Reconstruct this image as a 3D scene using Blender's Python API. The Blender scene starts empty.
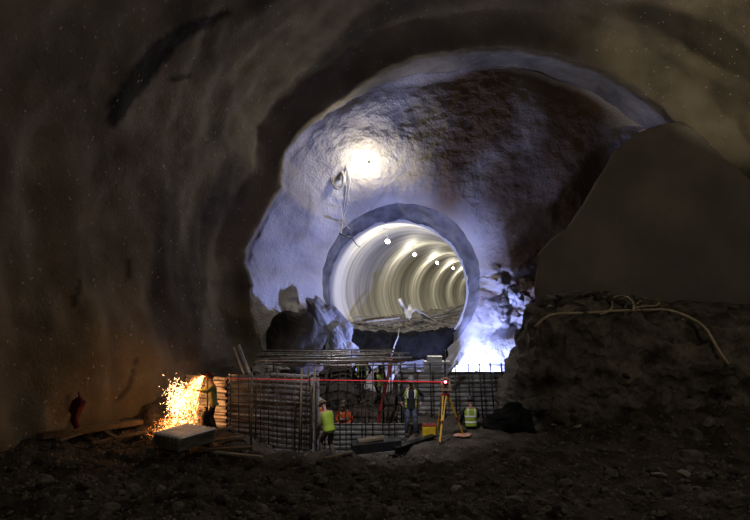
import bpy, bmesh, math, random
import numpy as np
from mathutils import Vector, Matrix, noise, Quaternion
from mathutils.bvhtree import BVHTree
random.seed(11)
S = bpy.context.scene
COL = S.collection
PI = math.pi
F = 750*28/36.0; HY = 295.0; CZ = 4.2
CAM = Vector((0, 0, CZ))
def P(px, py, Y):
    return Vector(((px-375)/F*Y, Y, CZ+(HY-py)/F*Y))
def clamp(a, lo=0.0, hi=1.0): return max(lo, min(hi, a))
def sm(a, b, x):
    t = clamp((x-a)/(b-a)); return t*t*(3-2*t)
def fbm(v, o=4, h=1.0): return noise.fractal(v, h, 2.1, o)

# ------------------------------------------------------------ materials
def srgb(c): return tuple(((x/12.92) if x <= .04045 else ((x+.055)/1.055)**2.4) for x in c)
def mat(name, c1, c2=None, scale=4.0, rough=.85, metal=0.0, bump=0.0, bscale=None, detail=6, stretch=(1, 1, 1), attr=None, dark=(.01, .01, .01), spec=.3, emit=None, estr=0, bdist=.05, coords='Object', bump2=0, b2scale=60, speck=False):
    m = bpy.data.materials.new(name); m.use_nodes = True
    N = m.node_tree.nodes; L = m.node_tree.links
    b = N['Principled BSDF']
    b.inputs['Roughness'].default_value = rough
    b.inputs['Metallic'].default_value = metal
    b.inputs['Specular IOR Level'].default_value = spec
    tc = N.new('ShaderNodeTexCoord'); mp = N.new('ShaderNodeMapping'); mp.inputs['Scale'].default_value = stretch
    L.new(tc.outputs[coords], mp.inputs['Vector'])
    n = N.new('ShaderNodeTexNoise'); n.inputs['Scale'].default_value = scale; n.inputs['Detail'].default_value = detail
    L.new(mp.outputs[0], n.inputs['Vector'])
    r = N.new('ShaderNodeValToRGB'); L.new(n.outputs['Fac'], r.inputs[0])
    c2 = c2 or tuple(x*.6 for x in c1)
    r.color_ramp.elements[0].position = .35; r.color_ramp.elements[1].position = .65
    r.color_ramp.elements[0].color = (*c2, 1); r.color_ramp.elements[1].color = (*c1, 1)
    out = r.outputs[0]
    if attr:
        a = N.new('ShaderNodeAttribute'); a.attribute_name = attr
        mx = N.new('ShaderNodeMix'); mx.data_type = 'RGBA'
        L.new(a.outputs['Fac'], mx.inputs[0]); L.new(out, mx.inputs[6]); mx.inputs[7].default_value = (*dark, 1)
        out = mx.outputs[2]
    if speck:
        sn = N.new('ShaderNodeTexNoise'); sn.inputs['Scale'].default_value = 7; sn.inputs['Detail'].default_value = 3
        L.new(tc.outputs[coords], sn.inputs['Vector'])
        sr = N.new('ShaderNodeMapRange'); sr.inputs[1].default_value = .68; sr.inputs[2].default_value = .72; L.new(sn.outputs['Fac'], sr.inputs[0])
        sx = N.new('ShaderNodeMix'); sx.data_type = 'RGBA'; L.new(sr.outputs[0], sx.inputs[0]); L.new(out, sx.inputs[6]); sx.inputs[7].default_value = (.42, .38, .30, 1); out = sx.outputs[2]
    L.new(out, b.inputs['Base Color'])
    if bump:
        n2 = N.new('ShaderNodeTexNoise'); n2.inputs['Scale'].default_value = bscale or scale*6; n2.inputs['Detail'].default_value = 8
        n2.inputs['Roughness'].default_value = .62
        L.new(tc.outputs[coords], n2.inputs['Vector'])
        bp = N.new('ShaderNodeBump'); bp.inputs['Strength'].default_value = bump; bp.inputs['Distance'].default_value = bdist
        L.new(n2.outputs['Fac'], bp.inputs['Height']); L.new(bp.outputs[0], b.inputs['Normal'])
        if bump2:
            v = N.new('ShaderNodeTexVoronoi'); v.inputs['Scale'].default_value = b2scale
            L.new(tc.outputs[coords], v.inputs['Vector'])
            b2 = N.new('ShaderNodeBump'); b2.inputs['Strength'].default_value = bump2; b2.inputs['Distance'].default_value = bdist*.6
            L.new(v.outputs['Distance'], b2.inputs['Height']); L.new(bp.outputs[0], b2.inputs['Normal']); L.new(b2.outputs[0], b.inputs['Normal'])
    if emit:
        b.inputs['Emission Color'].default_value = (*emit, 1); b.inputs['Emission Strength'].default_value = estr
    return m
M = {}
M['vault'] = mat('shotcrete_brown', (.215, .185, .13), (.105, .09, .063), .55, .8, bump=.4, bscale=5, bdist=.07, attr='wet_dim', dark=(.02, .017, .014), bump2=.3, b2scale=11, speck=True)
M['face'] = mat('shotcrete_grey', (.46, .44, .42), (.27, .25, .235), .35, .82, bump=.32, bscale=6, bdist=.06, attr='wet_dim', dark=(.12, .082, .052), bump2=.6, b2scale=10)
M['shadow_panel'] = mat('shadow_panel_shotcrete', (.26, .235, .20), (.18, .16, .14), .5, .8, bump2=.25, b2scale=9, bump=.3, bscale=3, bdist=.05)
M['bore'] = mat('bore_rock', (.13, .13, .135), (.05, .05, .055), 1.5, .8, bump=.6, bscale=5, bdist=.08)
M['lining'] = mat('lining_concrete', (.60, .58, .52), (.22, .205, .175), .8, .6, stretch=(.12, 1.7, .12), bump=.15, bscale=8, bdist=.03)
M['muck'] = mat('shadow_black_muck', (.014, .013, .012), (.006, .0055, .005), 2.5, .9, bump=.9, bscale=7, bdist=.1, spec=.1)
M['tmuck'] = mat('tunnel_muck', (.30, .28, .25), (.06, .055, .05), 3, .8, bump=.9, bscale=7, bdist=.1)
M['dirt'] = mat('rubble_dirt', (.13, .108, .085), (.045, .037, .03), 1.6, .9, bump=1, bscale=6, bdist=.15, detail=10, spec=.2, bump2=.7, b2scale=6)
M['bench'] = mat('bench_rock', (.27, .235, .19), (.07, .06, .048), 1.3, .88, bump=1, bscale=3, bdist=.3, detail=10, spec=.2, bump2=1, b2scale=3)
M['glare_ground'] = mat('glare_pale_ground', (.5, .48, .46), (.2, .19, .18), 1.6, .85, bump=1, bscale=6, bdist=.1)
M['rock'] = mat('broken_rock', (.22, .20, .17), (.10, .09, .075), 3, .85, bump=.7, bscale=9, bdist=.04)
M['rockdark'] = mat('dark_rock', (.09, .08, .07), (.03, .027, .024), 2, .85, bump=.9, bscale=7, bdist=.08)
M['rockpale'] = mat('pale_rock', (.5, .46, .40), (.3, .27, .23), 5, .8, bump=.5, bscale=12, bdist=.02)
M['rockblue'] = mat('grey_rock', (.42, .42, .44), (.12, .12, .13), 1.6, .8, bump=.9, bscale=5, bdist=.12)
M['zinc'] = mat('galvanised_steel', (.60, .59, .58), (.24, .23, .22), 2.5, .34, .7, stretch=(.6, .6, 3), bump=.15, bscale=12, bdist=.01)
M['zincpale'] = mat('pale_sheet_steel', (.62, .62, .62), (.40, .40, .40), 3, .5, .3, bump=.1, bscale=15, bdist=.01)
M['litzinc'] = mat('lit_galvanised_sheet', (.85, .85, .86), (.6, .6, .62), 3, .45, .1)
M['rebar'] = mat('rusty_rebar', (.11, .07, .045), (.045, .03, .022), 8, .6, .5)
M['rebarlit'] = mat('lit_rebar', (.62, .60, .55), (.3, .29, .26), 8, .4, .7)
M['steel'] = mat('dark_steel', (.035, .034, .033), (.02, .02, .02), 5, .5, .6)
M['steelpale'] = mat('pale_steel', (.45, .46, .5), (.3, .3, .33), 5, .4, .5)
M['wood'] = mat('weathered_board', (.20, .155, .10), (.10, .075, .05), 3, .8, stretch=(1, 6, 6), bump=.3, bscale=20, bdist=.01)
M['woodpale'] = mat('pale_board', (.50, .46, .38), (.30, .27, .21), 3, .8, stretch=(1, 6, 6))
M['hose'] = mat('tan_hose', (.62, .52, .36), (.45, .37, .25), 6, .6)
M['cable'] = mat('pale_cable', (.62, .60, .55), (.4, .38, .34), 6, .6)
M['cabledark'] = mat('dark_cable', (.05, .05, .05), None, 6, .6)
M['yellow'] = mat('tripod_yellow', (.80, .48, .02), (.60, .33, .015), 6, .5)
M['case'] = mat('case_yellow', (.72, .50, .02), (.5, .33, .02), 6, .5)
M['redp'] = mat('red_paint', (.28, .02, .015), (.14, .012, .01), 6, .5)
M['redcloth'] = mat('red_cloth', (.13, .008, .012), (.05, .004, .007), 4, .9)
M['orange'] = mat('orange_vest', (.55, .10, .02), (.38, .06, .015), 6, .8)
M['lime'] = mat('lime_vest', (.34, .46, .05), (.22, .31, .03), 5, .75)
M['reflect'] = mat('reflective_tape', (.85, .85, .80), (.65, .65, .6), 9, .35)
M['hood'] = mat('dark_hoodie', (.02, .02, .025), (.012, .012, .015), 5, .9)
M['khaki'] = mat('khaki_shirt', (.30, .26, .15), (.18, .15, .09), 5, .9)
M['welderj'] = mat('welding_jacket', (.32, .33, .14), (.20, .2, .08), 5, .85)
M['jeans'] = mat('blue_jeans', (.085, .10, .15), (.05, .06, .09), 6, .9)
M['brownp'] = mat('brown_trousers', (.10, .07, .05), (.055, .04, .03), 6, .9)
M['darkp'] = mat('dark_trousers', (.02, .02, .022), None, 6, .9)
M['skin'] = mat('skin', (.42, .24, .17), (.34, .18, .12), 6, .6)
M['hair'] = mat('dark_hair', (.03, .02, .015), None, 6, .8)
M['boot'] = mat('work_boots', (.04, .03, .022), None, 6, .7)
M['hatw'] = mat('white_hard_hat', (.45, .45, .44), (.35, .35, .34), 6, .35)
M['hatb'] = mat('brown_hard_hat', (.13, .10, .06), (.08, .06, .04), 6, .4)
M['hatg'] = mat('grey_hard_hat', (.2, .2, .2), (.12, .12, .12), 6, .4)
M['hatd'] = mat('dark_hard_hat', (.05, .045, .05), None, 6, .4)
M['hatr'] = mat('red_hard_hat', (.22, .03, .025), None, 6, .4)
M['pinkpaint'] = mat('orange_sprayed_stone', (.70, .34, .24), (.35, .2, .15), 9, .8, bump=.5, bscale=12, bdist=.02)
M['slab'] = mat('smooth_mud', (.20, .18, .155), (.13, .115, .095), 2, .8, bump=.4, bscale=6, bdist=.03)
M['glass'] = mat('lamp_glass', (.9, .9, .85), None, 5, .3, emit=(1, .93, .74), estr=60)
M['tlamp'] = mat('tunnel_lamp_glass', (.9, .9, .85), None, 5, .3, emit=(1, .95, .78), estr=30)
M['flens'] = mat('flood_lens', (.9, .9, .9), None, 5, .3, emit=(.78, .84, 1), estr=20)
M['laser'] = mat('laser_red', (.5, 0, 0), None, 5, .5, emit=(1, .01, .03), estr=.45)
M['laserdot'] = mat('laser_dot', (.5, 0, 0), None, 5, .5, emit=(1, .12, .16), estr=14)
M['spark'] = mat('molten_spark', (.9, .4, .1), None, 5, .5, emit=(1, .27, .04), estr=3.5)
M['sparkhot'] = mat('white_hot_spark', (.9, .6, .3), None, 5, .5, emit=(1, .62, .28), estr=6)

# ------------------------------------------------------------ object helpers
def link(name, me, m=None, parent=None, smooth=False):
    o = bpy.data.objects.new(name, me); COL.objects.link(o)
    if m is not None: me.materials.append(M[m] if isinstance(m, str) else m)
    if smooth:
        for p in me.polygons: p.use_smooth = True
    if parent: o.parent = parent
    return o
def tag(o, label, cat, group=None, kind=None):
    if label: o['label'] = label
    if cat: o['category'] = cat
    if group: o['group'] = group
    if kind: o['kind'] = kind
    return o
def empty(name, loc=(0, 0, 0), rz=0):
    o = bpy.data.objects.new(name, None); COL.objects.link(o); o.location = loc; o.rotation_euler = (0, 0, rz)
    o.empty_display_size = .1
    return o
def copy_tree(o, parent=None):
    c = o.copy(); COL.objects.link(c)
    if parent: c.parent = parent
    for ch in list(o.children): copy_tree(ch, c)
    return c
class MB:
    def __init__(s): s.v = []; s.f = []
    def add(s, vs, fs):
        k = len(s.v); s.v += [tuple(v) for v in vs]; s.f += [tuple(i+k for i in f) for f in fs]
    def box(s, c, d, R=None, bev=0):
        c = Vector(c); x, y, z = [q/2 for q in d]
        vs = [Vector((a*x, b*y, e*z)) for a in (-1, 1) for b in (-1, 1) for e in (-1, 1)]
        if R is not None: vs = [R @ v for v in vs]
        s.add([c+v for v in vs], [(0, 1, 3, 2), (4, 6, 7, 5), (0, 4, 5, 1), (2, 3, 7, 6), (0, 2, 6, 4), (1, 5, 7, 3)])
    def bar(s, a, b, w, h=None, up=(0, 0, 1)):
        a = Vector(a); b = Vector(b); d = b-a; h = h or w
        X = d.normalized(); U = Vector(up)
        if abs(X.dot(U)) > .97: U = Vector((1, 0, 0))
        Y = U.cross(X).normalized(); Z = X.cross(Y)
        R = Matrix((X, Y, Z)).transposed()
        s.box((a+b)/2, (d.length, w, h), R)
    def tube(s, pts, r, n=8, cap=True):
        pts = [Vector(p) for p in pts]; rs = r if isinstance(r, (list, tuple)) else [r]*len(pts)
        k = len(s.v); prev = None
        for i, p in enumerate(pts):
            d = (pts[min(i+1, len(pts)-1)]-pts[max(i-1, 0)]).normalized()
            if prev is None:
                U = Vector((0, 0, 1)) if abs(d.z) < .9 else Vector((1, 0, 0))
                A = d.cross(U).normalized()
            else:
                A = (prev-d*prev.dot(d)).normalized()
            prev = A; B = d.cross(A)
            for j in range(n):
                t = 2*PI*j/n; s.v.append(tuple(p+(A*math.cos(t)+B*math.sin(t))*rs[i]))
        for i in range(len(pts)-1):
            for j in range(n):
                a = k+i*n+j; b = k+i*n+(j+1) % n
                s.f.append((a, b, b+n, a+n))
        if cap:
            s.f.append(tuple(k+j for j in range(n))[::-1]); e = k+(len(pts)-1)*n
            s.f.append(tuple(e+j for j in range(n)))
    def lathe(s, prof, c=(0, 0, 0), n=20, R=None):
        k = len(s.v); c = Vector(c)
        for r, z in prof:
            for j in range(n):
                v = Vector((r*math.cos(2*PI*j/n), r*math.sin(2*PI*j/n), z))
                if R is not None: v = R @ v
                s.v.append(tuple(c+v))
        for i in range(len(prof)-1):
            for j in range(n):
                a = k+i*n+j; b = k+i*n+(j+1) % n
                s.f.append((a, b, b+n, a+n))
        s.f.append(tuple(k+j for j in range(n))[::-1]); e = k+(len(prof)-1)*n
        s.f.append(tuple(e+j for j in range(n)))
    def mesh(s, name, recalc=True):
        me = bpy.data.meshes.new(name); me.from_pydata(s.v, [], s.f)
        if recalc:
            bm = bmesh.new(); bm.from_mesh(me); bmesh.ops.recalc_face_normals(bm, faces=bm.faces); bm.to_mesh(me); bm.free()
        me.update(); return me
    def build(s, name, m, parent=None, smooth=False):
        return link(name, s.mesh(name), m, parent, smooth)
def rel(pts, o): return [Vector(p)-Vector(o) for p in pts]
def grid_mesh(name, rows, wrap=False, flip=False, attr=None, attrname='wet_dim'):
    nr, nc = len(rows), len(rows[0])
    vs = [tuple(v) for r in rows for v in r]; fs = []
    for i in range(nr-1):
        for j in range(nc if wrap else nc-1):
            a = i*nc+j; b = i*nc+(j+1) % nc
            f = (a, b, b+nc, a+nc); fs.append(f[::-1] if flip else f)
    me = bpy.data.meshes.new(name); me.from_pydata(vs, [], fs)
    if attr is not None:
        at = me.attributes.new(attrname, 'FLOAT', 'POINT')
        at.data.foreach_set('value', np.array(attr, dtype=np.float32).ravel())
    me.update()
    for p in me.polygons: p.use_smooth = True
    return me, vs, fs
def smooth_path(pts, n=6):
    pts = [Vector(p) for p in pts]; out = []
    for i in range(len(pts)-1):
        p0 = pts[max(i-1, 0)]; p1 = pts[i]; p2 = pts[i+1]; p3 = pts[min(i+2, len(pts)-1)]
        for k in range(n):
            t = k/n
            out.append(.5*((2*p1)+(p2-p0)*t+(2*p0-5*p1+4*p2-p3)*t*t+(3*p1-p0-3*p2+p3)*t**3))
    out.append(pts[-1]); return out

# ------------------------------------------------------------ the cavern vault
CX, CZV = 4.6, 3.0
lip_px = [(262, 425), (262, 400), (263, 352), (256, 330), (250, 308), (252, 285), (245, 262), (250, 240), (266, 212), (280, 185), (284, 152), (300, 132), (322, 113), (345, 98), (362, 84), (392, 66), (420, 55), (450, 52), (490, 46), (520, 47), (550, 51), (578, 62), (605, 70), (630, 84), (655, 102), (677, 122), (705, 150), (730, 185), (746, 230), (750, 300), (750, 400), (748, 430)]
YL = 24.0
ang, rad = [], []
for (a, b) in lip_px:
    p = P(a, b, YL); dx, dz = p.x-CX, p.z-CZV
    t = math.atan2(dz, -dx)      # 0 at the left, pi at the right
    if t < -PI/2: t += 2*PI
    ang.append(t); rad.append(math.hypot(dx, dz))
T0, T1 = ang[0], ang[-1]
if not all(ang[i] < ang[i+1] for i in range(len(ang)-1)):
    z = sorted(zip(ang, rad)); ang = [a for a, _ in z]; rad = [r for _, r in z]; T0, T1 = ang[0], ang[-1]
def liprad(t): return float(np.interp(t, ang, rad))
def softrad(t): return sum(liprad(t+d) for d in (-.16, -.08, 0, .08, .16))/5
FL_Y = [-8, 8, 12, 16, 18, 20, 22, 23.45, 23.8, 24, 26.2]
FL_S = [1.56, 1.56, 1.52, 1.42, 1.33, 1.235, 1.16, 1.11, 1.06, 1.0, 1.0]
def flare(Y): return float(np.interp(Y, FL_Y, FL_S))
def vpoint(t, Y):
    k = sm(20, 23.6, Y)
    r = (liprad(t)*k+softrad(t)*(1-k))*flare(Y)
    amp = .12+.5*sm(23.6, 19, Y)
    q = Vector((t*3.2, Y*.42, 1.3))
    r += amp*(.55*noise.noise(q)+.30*noise.noise(q*2.3+Vector((7, 3, 1))))
    # long folds running along the arc, close to the lip
    fold = noise.ridged_multi_fractal(Vector((t*1.1, Y*.9+t*1.5, 5.1)), 1, 2.1, 3, 1, 2)
    r += .06*(fold-1.0)*sm(14, 20, Y)*sm(24.2, 22.8, Y)
    r += .09*noise.noise(Vector((t*18, Y*1.7, 0)))+.035*noise.noise(Vector((t*45, Y*4.5, 3)))
    return Vector((CX-math.cos(t)*r, Y, CZV+math.sin(t)*r))
# a long wet gash on the upper left, a few cracks low on the wall
gash = [((228, 12), 3), ((205, 22), 5), ((182, 33), 9), ((160, 52), 11), ((145, 70), 12), ((130, 90), 11), ((118, 108), 10), ((112, 121), 7)]
cracks = [[(66, 395), (70, 420), (66, 440)], [(128, 262), (127, 280)], [(80, 282), (74, 305)], [(136, 360), (130, 385), (118, 400)], [(172, 80), (190, 76)]]
def segd(p, a, b):
    ax, ay = a; bx, by = b; px, py = p
    L2 = (bx-ax)**2+(by-ay)**2; t = clamp(((px-ax)*(bx-ax)+(py-ay)*(by-ay))/L2)
    return math.hypot(px-ax-t*(bx-ax), py-ay-t*(by-ay)), t
def wet_dark(p):
    if p.y < 6: return 0
    x = 375+F*p.x/p.y; y = HY-F*(p.z-CZ)/p.y
    w = 0
    nz = 4*noise.noise(p*1.3)+2.5*noise.noise(p*3.5)
    if 90 < x < 250 and y < 140:
        for i in range(len(gash)-1):
            d, t = segd((x, y), gash[i][0], gash[i+1][0])
            rr = gash[i][1]*(1-t)+gash[i+1][1]*t
            w = max(w, sm(rr+2, rr-2, d+nz*.7))
    if x < 200 and y > 60:
        for c in cracks:
            for i in range(len(c)-1):
                d, t = segd((x, y), c[i], c[i+1]); w = max(w, .8*sm(3.2, 1.2, d+nz*.35))
    # dark bands ringing the narrow section, and general patches of damp
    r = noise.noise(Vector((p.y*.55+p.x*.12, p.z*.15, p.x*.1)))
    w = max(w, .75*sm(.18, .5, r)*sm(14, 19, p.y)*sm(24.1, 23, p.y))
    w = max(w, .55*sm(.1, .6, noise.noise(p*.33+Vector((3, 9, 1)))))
    return w
Ys = [-8+i*.6 for i in range(27)]+[8.2+i*.13 for i in range(int((23.2-8.2)/.13)+1)]+[23.3+i*.085 for i in range(35)]
Ys = [y for y in Ys if y < 26.2]+[26.2]
def arc(t0, t1, n): return [t0+(t1-t0)*i/(n-1) for i in range(n)]
for nm, a, b, n, lab in (('wall_left', T0, .62, 120, None), ('ceiling', .62, 2.35, 250, None), ('wall_right', 2.35, T1, 90, None)):
    ts = arc(a, b, n)
    rows = [[vpoint(t, Y) for t in ts] for Y in Ys]
    wet_dim = [[wet_dark(v) for v in r] for r in rows]
    me, _, _ = grid_mesh(nm, rows, attr=wet_dim)
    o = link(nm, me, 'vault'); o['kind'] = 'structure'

# ------------------------------------------------------------ the face with the bore
HC = Vector((1.27, 27.3, 4.78)); HR = 3.8
nt, ns = 420, 110
rows = []; wet_dim = []
bnd = []
for i in range(nt+1):
    t = T0+(T1-T0)*i/nt; bnd.append(vpoint(t, 24.35+1.85*sm(.75, 1.5, t)))
# close the bottom
bl, br = bnd[0], bnd[-1]
bnd += [br.lerp(bl, k/60) for k in range(1, 60)]
for b in bnd[nt+1:]: b.y = 26.2-1.85*sm(2, -3, b.x)
lamp_px = P(368, 166, 26.3)
for j in range(ns+1):
    s = j/ns; s2 = s**1.15
    row = []; wr = []
    for b in bnd:
        d = Vector((b.x-HC.x, 0, b.z-HC.z)); a = math.atan2(d.z, d.x); d.normalize()
        hr = HR*(1+.02*noise.noise(Vector((math.cos(a)*2, math.sin(a)*2, 4)))+.012*noise.noise(Vector((math.cos(a)*9, math.sin(a)*9, 4))))
        h = Vector((HC.x, 0, HC.z))+d*hr
        p = h.lerp(Vector((b.x, 0, b.z)), s2)
        dist = (p-h).length
        y = 26.2-(26.2-b.y)*s**1.3+1.05*(1-s)*sm(1.0, .75, s)*(1-.75*sm(5, 10, p.z)*sm(0, 4, p.x))
        y += .75*math.exp(-dist/.45)
        q = Vector((p.x, 0, p.z))
        f = sm(0, .06, s)*sm(1, .93, s)
        y += f*(.32*noise.noise(q*.22+Vector((2, 2, 2)))+.13*noise.noise(q*.6)+.06*noise.noise(q*2.2)+.035*noise.noise(q*6))
        y = max(y, 24.2)
        # broken rock low on the right and low on the left of the bore
        rk = sm(4.6, 5.4, p.x)*sm(9.5, 7.5, p.x)*sm(5.9, 4.6, p.z)+.9*sm(-1.2, -2.0, p.x)*sm(-4.2, -3.3, p.x)*sm(4.3, 3.2, p.z)*sm(.02, .1, s)
        if rk > 0:
            c = noise.cell_vector(q*1.4+Vector((noise.noise(q*2), 0, noise.noise(q*2+Vector((5, 5, 5))))))
            y += rk*(.9*noise.noise(q*1.3)+.5*(c.x-.5)+.3*noise.noise(q*4)-.15)
        row.append(Vector((p.x, y, p.z)))
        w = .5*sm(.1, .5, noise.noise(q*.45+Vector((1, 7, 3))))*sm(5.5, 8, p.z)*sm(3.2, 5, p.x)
        w = max(w, (.62+.5*noise.noise(q*.5))*sm(1.0, 4.0, p.x+.5*noise.noise(q*.4))*max(sm(6.5, 9, p.z), sm(4.5, 6, p.x)*sm(4.6, 6, p.z))*sm(1, .95, s)*1.6)  # brown rock, also darkened in colour where the floodlight reaches less
        w = max(w, sm(-.02, .12, noise.noise(q*.9+Vector((4, 1, 6))))*rk)  # broken rock darkened in colour to hold down the floodlight's glare
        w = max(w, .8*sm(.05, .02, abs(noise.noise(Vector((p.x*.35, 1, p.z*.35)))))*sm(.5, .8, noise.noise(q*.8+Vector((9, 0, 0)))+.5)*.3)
        wr.append(w)
    rows.append(row); wet_dim.append(wr)
me, _, _ = grid_mesh('wall_back', rows, wrap=True, flip=True, attr=wet_dim)
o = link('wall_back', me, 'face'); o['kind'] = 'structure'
hole = rows[0]

# bare rock bore between face and lining
def tc(Y): return Vector((1.08+.245*(Y-28.5)+.0005*(Y-28.5)**2, Y, 4.45))
LR = 3.32
rows = []
for k in range(9):
    u = k/8; Y = 28.9*u
    row = []
    for h in hole:
        a = math.atan2(h.z-HC.z, h.x-HC.x)
        e = tc(28.9)+Vector((math.cos(a), 0, math.sin(a)))*(LR+.12)
        p = h.lerp(e, u)
        nn = (Vector((math.cos(a), 0, math.sin(a))))*(.10*noise.noise(Vector((a*5, u*3, 2)))+.05*noise.noise(Vector((a*15, u*7, 2))))*min(1, u*5)
        row.append(p+nn)
    rows.append(row)
me, _, _ = grid_mesh('wall_bore', rows, wrap=True)
o = link('wall_bore', me, 'bore'); o['kind'] = 'structure'

# concrete lining, curving away to the right
prof = []
Y = 28.9
while Y < 96:
    ph = (Y-28.9) % 2.5
    prof.append((Y, LR+(.0 if ph > .12 else .035)+.05*math.sin((Y-28.9)/10*2*PI)))
    Y += .125 if Y < 60 else .4
rows = []
nA = 96
rows.append([tc(28.88)+Vector((math.cos(2*PI*j/nA), 0, math.sin(2*PI*j/nA)))*(LR+.3) for j in range(nA)])
for (Y, r) in prof:
    c = tc(Y); row = []
    for j in range(nA):
        a = 2*PI*j/nA
        row.append(c+Vector((math.cos(a), 0, math.sin(a)))*(r+.02*noise.noise(Vector((a*2, Y*.8, 1)))))
    rows.append(row)
c = tc(96); rows.append([c]*nA)
me, _, _ = grid_mesh('wall_tunnel', rows, wrap=True)
o = link('wall_tunnel', me, 'lining'); o['kind'] = 'structure'

# muck floor in the tunnel
def tfloor(x, Y):
    if Y < 29.4:
        z = 1.15+(2.75-1.15)*sm(27.15, 29.35, Y)
    else: z = 2.75
    z -= .38*max(0, 1-((x-tc(Y).x)/2.9)**2)*sm(28.2, 29.2, Y)*sm(33, 29.6, Y)
    q = Vector((x, Y, 0))
    return z+.16*noise.noise(q*1.1)+.12*noise.noise(q*2.7)+.06*noise.noise(q*6)
rows = []; wet_dim = []
for i in range(150):
    Y = 27.0+i*.11 if i < 80 else 35.8+(i-80)*.75
    row = []
    for j in range(90):
        x = tc(max(Y, 28.5)).x-3.55+7.1*j/89
        row.append(Vector((x, Y, tfloor(x, Y))))
    rows.append(row)
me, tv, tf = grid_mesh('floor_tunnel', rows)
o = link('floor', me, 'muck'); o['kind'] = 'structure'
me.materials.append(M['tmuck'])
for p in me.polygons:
    if p.center.y > 29.1+.25*noise.noise(p.center*2): p.material_index = 1  # muck nearer the face coloured almost black for the shadow in the bore
bvh_t = BVHTree.FromPolygons(tv, tf)

# ------------------------------------------------------------ cavern ground
def ground(x, Y):
    z = 0.0
    z += .155*max(0, 13.2-Y)
    z -= 1.0*sm(-2.3, -1.5, x)*sm(1.05, .85, x)*sm(17.5, 18.3, Y)*sm(21.0, 20.6, Y)     # pit
    z -= .50*sm(-4.2, -2.4, x)*sm(1.1, .6, x)*sm(15.4, 16.4, Y)*sm(18.5, 17.8, Y)
    z += .35*sm(21.0, 22.5, Y)
    z += .45*sm(23, 25.5, Y)*sm(-3.5, -1, x)
    z += 1.3*sm(24.4, 26.3, Y)*sm(2.9, 4.3, x)*sm(9.5, 8, x)
    z += 1.2*sm(-4.5, -7.5, x-(Y-20)*.3)*sm(16.5, 20.5, Y)
    z += .5*sm(-7.5, -9.5, x)*sm(19, 15, Y)
    z += .8*sm(5.0, 8.5, x)*sm(14.5, 17, Y)
    z += .45*math.exp(-((x+.48)**2+(Y-21.4)**2)/.5)
    q = Vector((x, Y, 0))
    rgh = 1.0-.85*sm(1.1, 1.5, x)*sm(4.3, 3.8, x)*sm(16.0, 16.7, Y)*sm(20.5, 19.8, Y)
    rgh *= 1-.5*sm(-5, -4, x)*sm(1.6, .9, x)*sm(15.5, 16.4, Y)*sm(21, 20, Y)
    d = .26*noise.noise(q*.55)+.15*noise.noise(q*1.4+Vector((3, 1, 0)))
    d += .20*abs(noise.noise(q*1.9+Vector((1, 8, 0))))+.13*abs(noise.noise(q*4.1))+.055*noise.noise(q*8.5)
    return z+(d-.12)*rgh
gx = [-15+i*.4 for i in range(10)]+[-11+i*.1 for i in range(231)]+[12.2+i*.4 for i in range(12)]
gy = [-8+i*.7 for i in range(20)]+[6+i*.085 for i in range(200)]+[23+i*.2 for i in range(24)]
rows = [[Vector((x, y, ground(x, y))) for x in gx] for y in gy]
me, gv, gf = grid_mesh('floor', rows)
o = link('floor', me, 'dirt'); o['kind'] = 'structure'
me.materials.append(M['glare_ground'])
for p in me.polygons:
    if p.center.y+.6*noise.noise(p.center*1.5) > 23.6: p.material_index = 1  # ground by the face paled in colour to carry the floodlight's white glare
bvh_g = BVHTree.FromPolygons(gv, gf)

# ------------------------------------------------------------ rock bench on the right
path = [(9.4, 26.2), (7.4, 23.8), (5.2, 21.6), (4.25, 19.8), (4.6, 18.4), (6.0, 17.9), (8.0, 17.6), (10.0, 17.0), (12.5, 15.8), (15.5, 13.6), (18.5, 10)]
pp = smooth_path([(a, b, 0) for a, b in path], 24)
prof = [(-.35, -1.2), (-.1, -.2), (.0, .4), (.18, 1.1), (.30, 1.8), (.42, 2.4), (.62, 2.95), (.95, 3.45), (1.35, 3.85), (1.9, 4.1), (2.6, 4.22), (3.8, 4.25), (5.5, 4.3), (8.0, 4.4)]
pr = smooth_path([(a, 0, b) for a, b in prof], 7)
rows = []
for k in pr:
    row = []
    for i, p in enumerate(pp):
        t = (pp[min(i+1, len(pp)-1)]-pp[max(i-1, 0)]).normalized(); n = Vector((t.y, -t.x, 0))*-1
        # inward normal: to the left of the travelling direction
        n = Vector((-t.y, t.x, 0))
        inset = k.x*(1 if k.x < 2 else 1)
        hgt = k.z
        right = sm(6.2, 10.5, p.x)
        hgt = hgt*(1-.10*right*sm(1, 4, k.z)) if k.z > 0 else hgt
        inset2 = inset*(1+1.3*right) if inset < 2 else inset+2*1.3*right
        if inset > 2:      # turn the inner part towards +X/+Y so that it does not fold
            base = p+n*2*(1+1.3*right); q = base+Vector((.55, .83, 0)).normalized()*(inset-2)
        else: q = p+n*inset2
        v = Vector((q.x, q.y, hgt))
        dr = Vector((.3*noise.noise(v*.5), .3*noise.noise(v*.5+Vector((9, 0, 0))), 0))
        rr = noise.ridged_multi_fractal(v*.55+Vector((3, 3, 3)), 1, 2.1, 5, 1, 2)-1.1
        cell = noise.noise(Vector((v.x*1.3, v.y*1.3, v.z*1.9))*1.0)
        am = .36 if k.x < 1.9 else .16
        v += dr+(-n*.6+Vector((0, 0, .8)))*am*(rr*.55+cell*1.3)+Vector((0, 0, .05))*noise.noise(v*5)
        v += (-n)*(.14*noise.noise(v*2.6)+.09*abs(noise.noise(v*5.5)))+Vector((0, 0, .09))*noise.noise(v*4.0+Vector((4, 4, 4)))
        row.append(v)
    rows.append(row)
me, bv, bf = grid_mesh('rock_bench', rows)
o = link('rock_bench', me, 'bench')
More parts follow.
